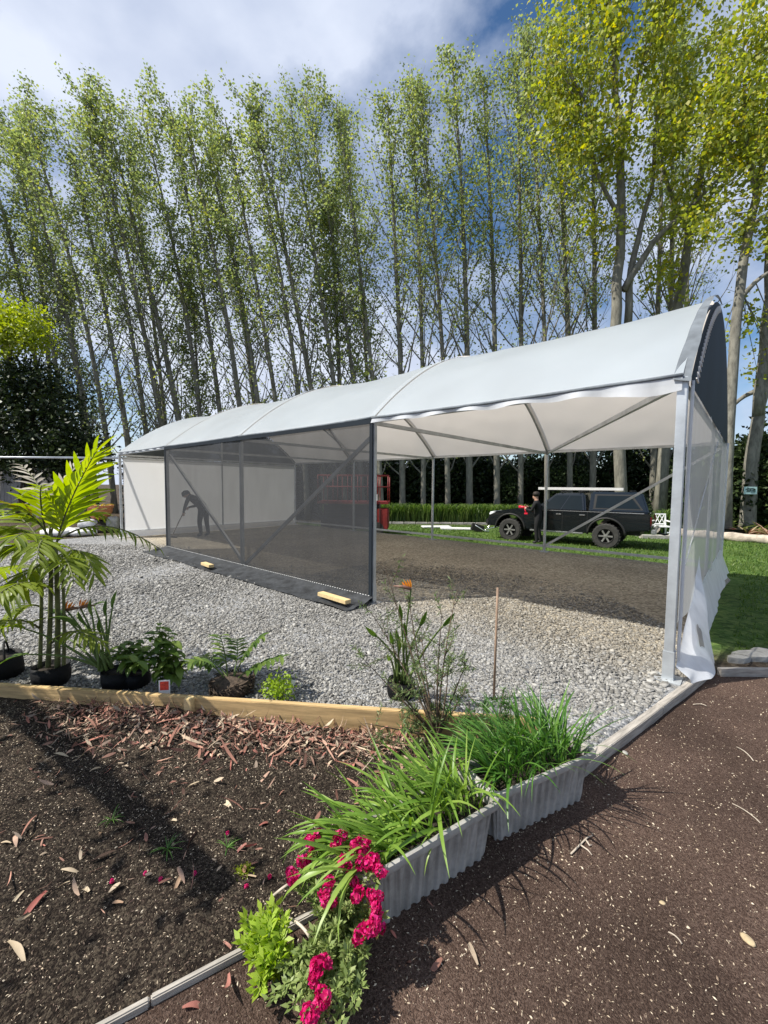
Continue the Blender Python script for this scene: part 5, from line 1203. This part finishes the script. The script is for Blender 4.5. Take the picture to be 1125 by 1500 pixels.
for i, (p, n, ln, dr) in enumerate(((((70, 820, Yp), (30, 740, Yp + .2), (-30, 760, Yp + .3)), 26, .26, .3), (((80, 830, Yp), (60, 770, Yp - .4), (55, 830, Yp - .8)), 24, .24, .4), (((72, 810, Yp), (20, 760, Yp - .2), (-50, 800, Yp - .3)), 28, .28, .3),
        (((66, 850, Yp), (30, 820, Yp + .2), (-30, 860, Yp + .3)), 26, .26, .3), (((78, 840, Yp), (95, 800, Yp - .4), (110, 860, Yp - .7)), 24, .22, .4), (((62, 930, Yp), (30, 905, Yp - .3), (-20, 930, Yp - .5)), 22, .22, .2), (((80, 950, Yp), (110, 915, Yp - .2), (150, 950, Yp - .3)), 22, .2, .3), (((70, 800, Yp), (55, 735, Yp), (60, 720, Yp - .3)), 24, .24, .1), (((68, 870, Yp), (40, 850, Yp - .4), (0, 880, Yp - .7)), 24, .24, .3))):
    frond(p, n, ln, 'palm_leaf', 30 + i, dr, None, True)
jv, jf = [], []
for a, b in JV: o = len(jv); jv += a; jf += [tuple(i + o for i in q) for q in b]
me = bpy.data.meshes.new('leaflets'); me.from_pydata(jv, [], jf); me.materials.append(leafmat('palm_fill', ((.08, .13, .015), (.14, .20, .02), (.22, .28, .03)), .48, .4, True)); link(bpy.data.objects.new('leaflets', me), palm)['kind'] = 'stuff'

# ------------------------------------------------------------------ small potted plants behind the board
LM = [strap(.105, .048, bd, .15, 5, m='shrub_leaf', belly=.45) for bd in (.2, .6, 1.0)]
def leafy(name, label, base, tops, per, seed, scale=1., mm=LM):
    r = np.random.default_rng(seed); B = Vector(base); t = thing(name, label, 'plant', base)
    for tp in tops:
        pa = bez(B, B.lerp(tp, .5) + Vector(r.normal(0, .02, 3)), tp, 8); MB().tube([p - B for p in pa], [.005 - .003 * k / 8 for k in range(9)], 5).build('stem', 'green_stem', t, True)
        for k in range(per):
            u = .35 + .65 * (k + r.random() * .5) / per; q = min(7.99, u * 8); p = pa[int(q)].lerp(pa[int(q) + 1], q - int(q)); az = k * 2.4 + r.normal(0, .3)
            place(mm[k % 3], 'leaf', t, p - B, (math.cos(az), math.sin(az), r.uniform(-.1, .6)), ZV, scale * r.uniform(.7, 1.2))
    return t
bag4, b4 = nursery_bag('small black pot under the lime-leaved shrub behind the board', 205, 1010, .09, .11, False)
leafy('leafy_shrub_plant', 'bushy lime-leaved potted shrub right of the bird of paradise', (b4.x, b4.y, .13), [D(*p) for p in ((180, 948, 3.0), (200, 945, 3.1), (195, 965, 2.9), (212, 955, 3.0), (185, 975, 2.95), (205, 975, 2.85), (175, 960, 2.95), (190, 955, 3.05))], 14, 91, 1.0)
b6 = G(252, 1012, 0)
leafy('leafy_shrub_plant', 'upright glossy-leaved shrub with a red plant tag behind the board', (b6.x, b6.y, 0), [D(*p) for p in ((238, 918, 3.05), (228, 935, 3.0), (250, 928, 3.1), (262, 960, 3.0), (245, 955, 2.95), (222, 955, 3.0), (268, 975, 3.0), (240, 980, 2.95), (255, 940, 3.0), (233, 925, 3.1))], 15, 92, 1.0)
tg = G(246, 1024, .035); tgt = thing('plant_tag', 'white plant tag with a red flower picture leaning at the board', 'tag', (tg.x, tg.y, .0), .15)
MB().box((0, 0, .09), (.075, .003, .11)).build('card', 'tag_white', tgt); MB().box((.0, -.003, .105), (.058, .002, .062)).build('picture', 'tag_red', tgt); MB().box((0, .003, .02), (.012, .003, .06)).build('spike', 'tag_white', tgt)
b7 = G(345, 1018, 0)
cy = thing('coarse_fern', 'stiff-fronded cycad-like fern growing from a dark fibrous root ball', 'plant', (b7.x, b7.y, 0)); CB = Vector((b7.x, b7.y, 0))
rt = MB(); r = np.random.default_rng(95); rt.lathe([(.12, -.02), (.145, .05), (.13, .10), (.03, .125)], 18)
for k in range(150): a = r.uniform(0, 6.28); z = r.uniform(0, .11); rt.tube([(.12 * math.cos(a), .12 * math.sin(a), z), (.155 * math.cos(a + .1), .155 * math.sin(a + .1), z + r.uniform(-.02, .03)), (.16 * math.cos(a + .25), .16 * math.sin(a + .25), z + r.uniform(-.04, .05))], [.006, .005, .002], 4)
rt.build('root_ball', 'fibre', cy)['kind'] = 'stuff'
CM = [strap(.12, .040, bd, .15, 5, m='shrub_leaf', belly=.5, name='leaflet') for bd in (.1, .4, .7)]
for fi, pts in enumerate((((338, 1000, 3.0), (335, 960, 3.0), (325, 935, 2.9)), ((345, 1000, 3.0), (365, 950, 3.0), (388, 935, 3.0)), ((350, 1000, 3.0), (375, 975, 2.95), (418, 965, 2.9)), ((335, 1000, 3.0), (310, 965, 2.95), (282, 975, 2.85)), ((345, 1000, 3.0), (355, 955, 3.1), (350, 940, 3.25)), ((340, 1000, 3.0), (320, 970, 3.1), (300, 965, 3.2)))):
    pa = bez(*[D(*p) for p in pts], 12); f = MB().tube([p - CB for p in pa], [.006 - .0035 * k / 12 for k in range(13)], 5).build('frond', 'green_stem', cy, True)
    for k in range(18):
        u = .35 + .63 * (k // 2) / 8; q = min(11.99, u * 12); p = pa[int(q)].lerp(pa[int(q) + 1], q - int(q)); d = (pa[int(q) + 1] - pa[int(q)]).normalized(); sd = d.cross(ZV).normalized() * (1 if k % 2 else -1)
        place(CM[k % 3], 'leaflet', f, p - CB, d * .6 + sd, ZV, 1.05 - .3 * u)
b8 = G(414, 1028, 0); r = np.random.default_rng(97); t = thing('small_lime_plant', 'little bright lime-green leafy plant behind the board', 'plant', b8)
P = r.normal(size=(420, 3)) * np.array([.055, .05, .045]) + np.array([0, 0, .085]); P = P[P[:, 2] > .01]; V, F, T = leaves(P, .028, 98, axis=(0, 0, .4), aspect=.7); npobj('foliage', V, F, 'lime_small', t, tint=T)
MB().tube([(0, 0, 0), (0, 0, .08)], .006, 5).build('stem', 'green_stem', t)
wt = G(432, 1020, 0); wtt = thing('plant_label', 'small white plastic plant label beside the lime-green plant', 'tag', (wt.x, wt.y, 0), .4); MB().box((0, 0, .06), (.03, .003, .10), Matrix.Rotation(.3, 3, 'Y')).build('card', 'tag_white', wtt, bevel=.001); MB().box((-.012, 0, .015), (.012, .003, .04)).build('spike', 'tag_white', wtt)

# ------------------------------------------------------------------ snapdragons
def leafmass(pts, n, spread, ls, seed, m, name, parent, base, axis=(0, 0, .3), aspect=.38):
    r = np.random.default_rng(seed); P = []
    for k in range(n):
        p = pts[r.integers(0, len(pts))]; P.append(tuple(Vector(p) + Vector(r.normal(0, spread, 3)) - base))
    V, F, T = leaves(P, ls, seed, axis=axis, spread=.7, aspect=aspect, fold=.10); o = npobj(name, V, F, m, parent, tint=T); return o
def snap(name, label, base, tips, seed, m, ls=.034, per=46):
    r = np.random.default_rng(seed); B = Vector(base); t = thing(name, label, 'plant', base)
    for i, tp in enumerate(tips):
        pa = bez(B + Vector((r.normal(0, .03), r.normal(0, .03), 0)), B.lerp(tp, .45) + Vector((0, 0, .05)), tp, 8); s = MB().tube([p - B for p in pa], [.0045 - .0022 * k / 8 for k in range(9)], 5).build('stem', 'green_stem', t, True)
        P, A = [], []
        for k in range(per):
            u = .25 + .75 * k / per; q = min(7.99, u * 8); p = pa[int(q)].lerp(pa[int(q) + 1], q - int(q)); az = k * 2.4; rad = Vector((math.cos(az), math.sin(az), .35)); P.append(tuple(p - B + rad * .006)); A.append(tuple(rad + (pa[-1] - pa[0]).normalized() * .5 + Vector(r.normal(0, .25, 3))))
        V, F, T = leaves(P, ls, seed + i, axis=np.array(A) * 2, spread=.25, aspect=.40, fold=.10, flat=2.); npobj('leaves', V, F, m, s, tint=T)
    return t, B
FL = [(468, 1235, .20), (504, 1230, .24), (520, 1245, .24), (535, 1255, .24), (515, 1272, .22), (548, 1268, .24), (535, 1290, .21), (560, 1268, .24), (500, 1302, .18), (490, 1325, .16), (556, 1320, .18), (570, 1335, .18), (543, 1363, .14), (566, 1358, .15), (440, 1290, .12), (456, 1272, .14), (482, 1412, .10), (480, 1440, .09), (486, 1475, .08), (478, 1497, .08)]
flp = [G(x, y, z) for x, y, z in FL]
sb = G(520, 1390, SOIL); r = np.random.default_rng(101)
sn, SB = snap('snapdragon', 'crimson-flowered snapdragon bush spilling from the end of the near trough', (sb.x, sb.y, SOIL), [p - Vector((0, 0, .02)) for p in flp] + [G(x, y, z) for x, y, z in ((430, 1450, .05), (450, 1400, .08), (470, 1370, .12), (500, 1360, .13), (520, 1400, .10), (440, 1480, .05), (520, 1440, .08), (460, 1500, .06), (530, 1480, .05), (510, 1510, .05), (470, 1300, .12), (485, 1265, .16), (520, 1330, .15), (545, 1400, .08), (410, 1470, .03), (500, 1470, .07), (455, 1440, .07), (490, 1390, .10), (475, 1340, .12), (540, 1450, .05), (425, 1420, .05), (515, 1300, .17))], 102, 'snap_leaf', .027, 120)
def petals(P, size, A, seed):
    r = np.random.default_rng(seed); V, F, T = [], [], []
    for p, a in zip(P, A):
        a = Vector(a).normalized(); x = a.orthogonal().normalized(); y = a.cross(x); o = len(V); s = size * r.uniform(.7, 1.25); tt = float(np.clip(r.normal(.5, .3), 0, 1)); V.append(tuple(p)); T.append(tt * .6)
        for k in range(8):
            th = k * math.pi / 4; rr = s * (1 + .25 * math.sin(3 * th + seed + o)); V.append(tuple(Vector(p) + x * rr * math.cos(th) + y * rr * .8 * math.sin(th) + a * s * (.45 + .3 * r.normal()))); T.append(tt)
        F += [(o, o + 1 + k, o + 1 + (k + 1) % 8) for k in range(8)]
    return np.array(V), np.array(F), np.array(T)
def floret(seed):
    r = np.random.default_rng(seed); P, A = [], []
    for k in range(44): v = r.normal(size=3); v /= np.linalg.norm(v); P.append(v * np.array([.013, .013, .024])); A.append(v)
    V, F, T = petals(P, .0075, A, seed); return npmesh('flower', V, F, 'petal', tint=T, smooth=True)
FLM = [floret(110 + i) for i in range(4)]
for i, p in enumerate(flp):
    for j in range(2):
        o = link(bpy.data.objects.new('flower', FLM[(i + j) % 4]), sn); o.location = p - SB + Vector(r.normal(0, .012, 3)) + Vector((0, 0, .012)); o.rotation_euler = r.uniform(0, 6, 3); o.scale = (r.uniform(.8, 1.1),) * 3
lb_ = G(405, 1440, SOIL)
snap('mint_bush', 'bright lime-green leafy bush over the end of the bottom edging board', (lb_.x, lb_.y, SOIL), [G(x, y, z) for x, y, z in ((375, 1360, .05), (395, 1340, .08), (410, 1330, .09), (425, 1345, .09), (365, 1385, .03), (385, 1385, .06), (405, 1370, .09), (425, 1380, .08), (380, 1410, .03), (400, 1410, .06), (420, 1410, .06), (395, 1440, .02), (430, 1360, .08), (415, 1395, .07), (370, 1350, .05), (390, 1460, .02), (405, 1350, .09), (390, 1365, .07), (440, 1400, .05))], 120, 'lime_small', .036, 44)
for i, (a, b, c) in enumerate((((405, 1320), (425, 1300), (448, 1288)), ((425, 1345), (450, 1350), (465, 1375)))):
    P = bez(G(*a, .03), G(*b, .10), G(*c, .08), 8); tag(MB().tube(P, .005, 5).build('bare_twig', 'log_wood', None, True), ('pale bare stem arching between the two flowering bushes', 'thin pale stem curling below the crimson flowers')[i], 'stem')

# ------------------------------------------------------------------ litter
def dryleaf(ln, w, curl, twist, m):
    return strap(ln, w, curl, .18, 7, twist, m=m, belly=.4, tipw=.02, name='fallen_leaf')
DL = {m: [dryleaf(.10, wd, c, tw, m) for wd, c, tw in ((.017, .7, .6), (.022, 1.1, -.7), (.012, -.9, 1.2), (.016, .6, -1.4))] for m in ('dry_leaf', 'red_leaf')}
spots = [(65, 655, 1.1, 0), (410, 620, .8, 0), (620, 660, 1.0, 0), (265, 755, 1.1, 0), (210, 840, 1.6, 1), (375, 840, 1.2, 0), (150, 930, 1.1, 0), (60, 1040, 1.7, 0), (510, 880, .8, 0), (735, 765, .9, 0), (670, 530, 1.1, 1), (800, 400, 1.0, 0), (930, 505, 1.9, 0), (1040, 570, 1.2, 1), (1030, 640, 1.1, 1), (370, 368, .9, 0), (150, 315, .5, 0), (715, 555, .8, 0), (540, 555, .8, 0), (1030, 770, 1.2, 0), (905, 1025, .8, 1), (750, 1290, 1.2, 1), (930, 1150, 1.6, 1), (190, 180, 1.9, 0), (470, 600, .6, 0), (690, 800, .6, 0), (130, 640, .6, 0), (300, 800, .6, 0), (120, 840, .9, 0), (990, 640, 1, 1), (1075, 340, 1, 1), (985, 345, .8, 1), (820, 300, 1.2, 1), (560, 255, 1.5, 1), (300, 330, 1.3, 0), (230, 300, 1.2, 0), (655, 235, 1.2, 0), (480, 175, 1.6, 0), (1060, 1000, .7, 0)]
r = np.random.default_rng(130)
for i, (zx, zy, s, k) in enumerate(spots):
    px, py = zx * .3733, 1000 + zy * .3733; p = G(px, py, SOIL + .012); a = r.uniform(0, 6.28)
    o = place(DL[('dry_leaf', 'red_leaf')[k]][i % 4], 'fallen_leaf', None, p, (math.cos(a), math.sin(a), .12), ZV, s * .78, r.normal(0, .4))
    nth = 1 + sum(1 for q in spots if q[3] == k and (q[0], q[1]) < (zx, zy))
    tag(o, ('dry pale tan leaf, %s tan one from the left on the black soil', 'dry reddish leaf, %s reddish one from the left on the black soil')[k] % ordn(nth), 'leaf', ('fallen tan leaves on the soil', 'fallen reddish leaves on the soil')[k])
# heap of red-brown litter against the board
r = np.random.default_rng(131); P, A, S = [], [], []
while len(P) < 3600:
    px = r.choice([r.normal(300, 60), r.normal(170, 60), r.normal(430, 60), r.normal(560, 40), r.uniform(20, 640)]); d = abs(r.normal(0, .16)) if r.random() < .87 else r.uniform(0, 1.3)
    p = G(px, 1075, SOIL); y = timber_y(p.x) - .03 - d
    if p.x > .55 or p.x < -2.9: continue
    P.append((p.x, y, SOIL + .012 + bed_grade(p.x, y) + r.uniform(0, .035) * math.exp(-d / .10))); a = r.uniform(0, 6.28); A.append((math.cos(a) * 2, math.sin(a) * 2, r.normal(.1, .5))); S.append(math.exp(r.normal(math.log(.038), .45)))
V, F, T = [], [], []
for p, a, sz_ in zip(P, A, S):
    d = Vector(a).normalized(); sd = d.cross(ZV + Vector(r.normal(0, .5, 3))).normalized(); nr = sd.cross(d); w = min(.009, sz_ * (.03 + .20 * r.random() ** 2.5)); sz_ *= (1.5 if w < .07 * sz_ else 1); cu = r.normal(0, .9); o = len(V); q = Vector(p); tt = r.random()
    for k in range(5):
        u = k / 4; ww = w * math.sin(math.pi * (.12 + .84 * u)); V += [tuple(q - sd * ww + nr * ww * .5), tuple(q + sd * ww + nr * ww * .5)]; T += [tt, tt]
        d = (d + nr * cu * .25).normalized(); nr = sd.cross(d); q = q + d * sz_ / 4
    F += [(o + 2 * k, o + 2 * k + 1, o + 2 * k + 3, o + 2 * k + 2) for k in range(4)]
tag(npobj('leaf_litter', V, F, 'litter', tint=T), 'drift of reddish brown dead leaves and bark along the pine board', 'leaf litter', None, 'stuff')
r = np.random.default_rng(133); pm = FLM[0]
FS = ((915, 600), (465, 797), (595, 765), (790, 760), (993, 808), (1083, 768), (655, 785))
for i, (zx, zy) in enumerate(FS):
    o = link(bpy.data.objects.new('fallen_flower', FLM[i % 4])); o.location = G(zx * .3733, 1000 + zy * .3733, SOIL + .014); o.scale = (.42, .42, .3); o.rotation_euler = (0, 0, i)
    tag(o, 'fallen crimson flower, %s from the left on the black soil' % ordn(1 + sum(1 for q in FS if q[0] < zx)), 'flower', 'fallen crimson flowers')
tw = thing('dry_twig', 'small forked dry twig on the brown path beside the far trough', 'twig', G(868, 1225, SOIL)); TB = tw.location.copy()
for pts in (((845, 1246), (868, 1222), (877, 1218)), ((858, 1232), (870, 1240), (876, 1247)), ((866, 1224), (872, 1233), (876, 1232))): MB().tube([G(x, y, SOIL + .008) - TB for x, y in pts], [.004, .0035, .0015], 5).build('twig', 'log_wood', tw, True)
for i, (x0, y0, x1, y1) in enumerate(((1085, 1085, 1110, 1105), (990, 1358, 1010, 1375), (1080, 1168, 1122, 1196), (1020, 1024, 1040, 1026))):
    P = bez(G(x0, y0, SOIL + .006), G((x0 + x1) / 2 + 3, (y0 + y1) / 2 - 4, SOIL + .012), G(x1, y1, SOIL + .006), 5); tag(MB().tube(P, .0028, 5).build('twig_piece', 'log_wood', None, True), ('straw-coloured twig high on the right of the brown path', 'straw-coloured twig low on the brown path', 'long straw-coloured twig at the right edge of the path', 'short pale twig on the path below the tent corner')[i], 'twig')
mat('path_pebble', (.42, .33, .20), .85, 0, .2, 30)
def pebble(label, px, py, s, m='rock'):
    c = G(px, py, SOIL); mb = MB().lathe([(.02, -.2), (.8, -.05), (1, .25), (.75, .6), (.02, .75)], 10); r_ = np.random.default_rng(int(px)); mb.v = [(x * s[0] * (1 + .15 * math.sin(3 * x + px)), y * s[1], z * s[2]) for x, y, z in mb.v]
    o = mb.build('pebble', m, None, True); o.location = c; o.rotation_euler = (0, 0, px); return tag(o, label, 'stone')
pebble('flat tan pebble at the lower right edge of the path', 1106, 1368, (.018, .026, .012), 'path_pebble'); pebble('small pinkish pebble in the middle of the path', 980, 1316, (.012, .009, .009), 'path_pebble'); pebble('pale stone chip beside the path board', 922, 1097, (.02, .015, .012))
for i, (px, py, sx, sy) in enumerate(((1108, 953, .17, .09), (1122, 948, .10, .08), (1085, 958, .10, .05))):
    c = G(px, py, -.03); mb = MB().lathe([(.9, -.05), (1, .02), (.96, .05), (.02, .06)], 9); mb.v = [(x * sx * (1 + .2 * math.sin(4 * y + i)), y * sy, z) for x, y, z in mb.v]; o = mb.build('flat_stone', 'rock', None, 'auto'); o.location = (c.x, c.y, -.045)
    tag(o, ('largest flat grey stone behind the pale board right of the tent', 'flat grey stone at the right edge behind the pale board', 'small flat stone nearest the tent behind the pale board')[i], 'stone')
r = np.random.default_rng(140)
for i, (zx, zy, n_) in enumerate(((460, 560, 14), (680, 670, 20), (915, 660, 12))):   # tiny weeds
    b = G(zx * .3733, 1000 + zy * .3733, SOIL); t = thing('weed_tuft', ('small weed tuft in the middle of the black soil', 'green weed tuft right of centre in the black soil', 'faint weed tuft at the right of the black soil')[i], 'weed', b)
    me = strap(.07, .004, .8, .2, 5, m='blade_green')
    for k in range(n_): a = r.uniform(0, 6.28); place(me, 'leaf', t, (0, 0, .002), (math.cos(a), math.sin(a), r.uniform(.4, 1.5)), ZV, r.uniform(.6, 1.2))
ms = G(367, 1278, SOIL + .006); rm = np.random.default_rng(160); V, F, T = leaves(rm.normal(size=(240, 3)) * np.array([.016, .014, .003]) + np.array(ms), .011, 161, axis=(0, 0, .6)); tag(npobj('moss_patch', V, F, 'lime_leaf', None, tint=T), 'little yellow-green moss cushion on the black soil', 'moss')

# ------------------------------------------------------------------ an unseen tree added behind the camera to the left, to shade the bed
st = thing('unseen_shade_tree', 'unseen small tree added behind the camera to cast shade on the soil bed', 'tree', (-5.64, .53, SOIL)); SB_ = Vector((-5.3, .3, SOIL)); r = np.random.default_rng(150)
MB().tube([(0, 0, -.05), (.05, .1, 1.2), (.3, .5, 2.1), (.9, 1.7, 2.75)], [.11, .09, .075, .05], 9).build('trunk', 'dark_bark', st, True)
bo = MB(); b1p = bez((-4.75, 2.45, 2.72), (-3.4, 1.6, 2.55), (-2.15, .90, 2.4), 12); bo.tube([p - SB_ for p in [Vector((-4.4, 2.0, 2.8))] + b1p], [.085] + [.088 - .003 * k for k in range(13)], 8)
b2p = bez((-4.9, .8, 2.1), (-3.7, .6, 2.4), (-2.5, .1, 2.5), 8); bo.tube([p - SB_ for p in b2p], [.045 - .003 * k for k in range(9)], 7); bo.build('branches', 'dark_bark', st, True)
P = []
for k in range(1100):
    q = (b1p[r.integers(0, 13)] if r.random() < .30 else b2p[r.integers(1, 9)]) + Vector(r.normal(0, 1, 3) * np.array([.13, .13, .09])); P.append(tuple(q - SB_))
V, F, T = leaves(P, .10, 151, aspect=.5); npobj('crown', V, F, 'evergreen_leaf', st, tint=T)
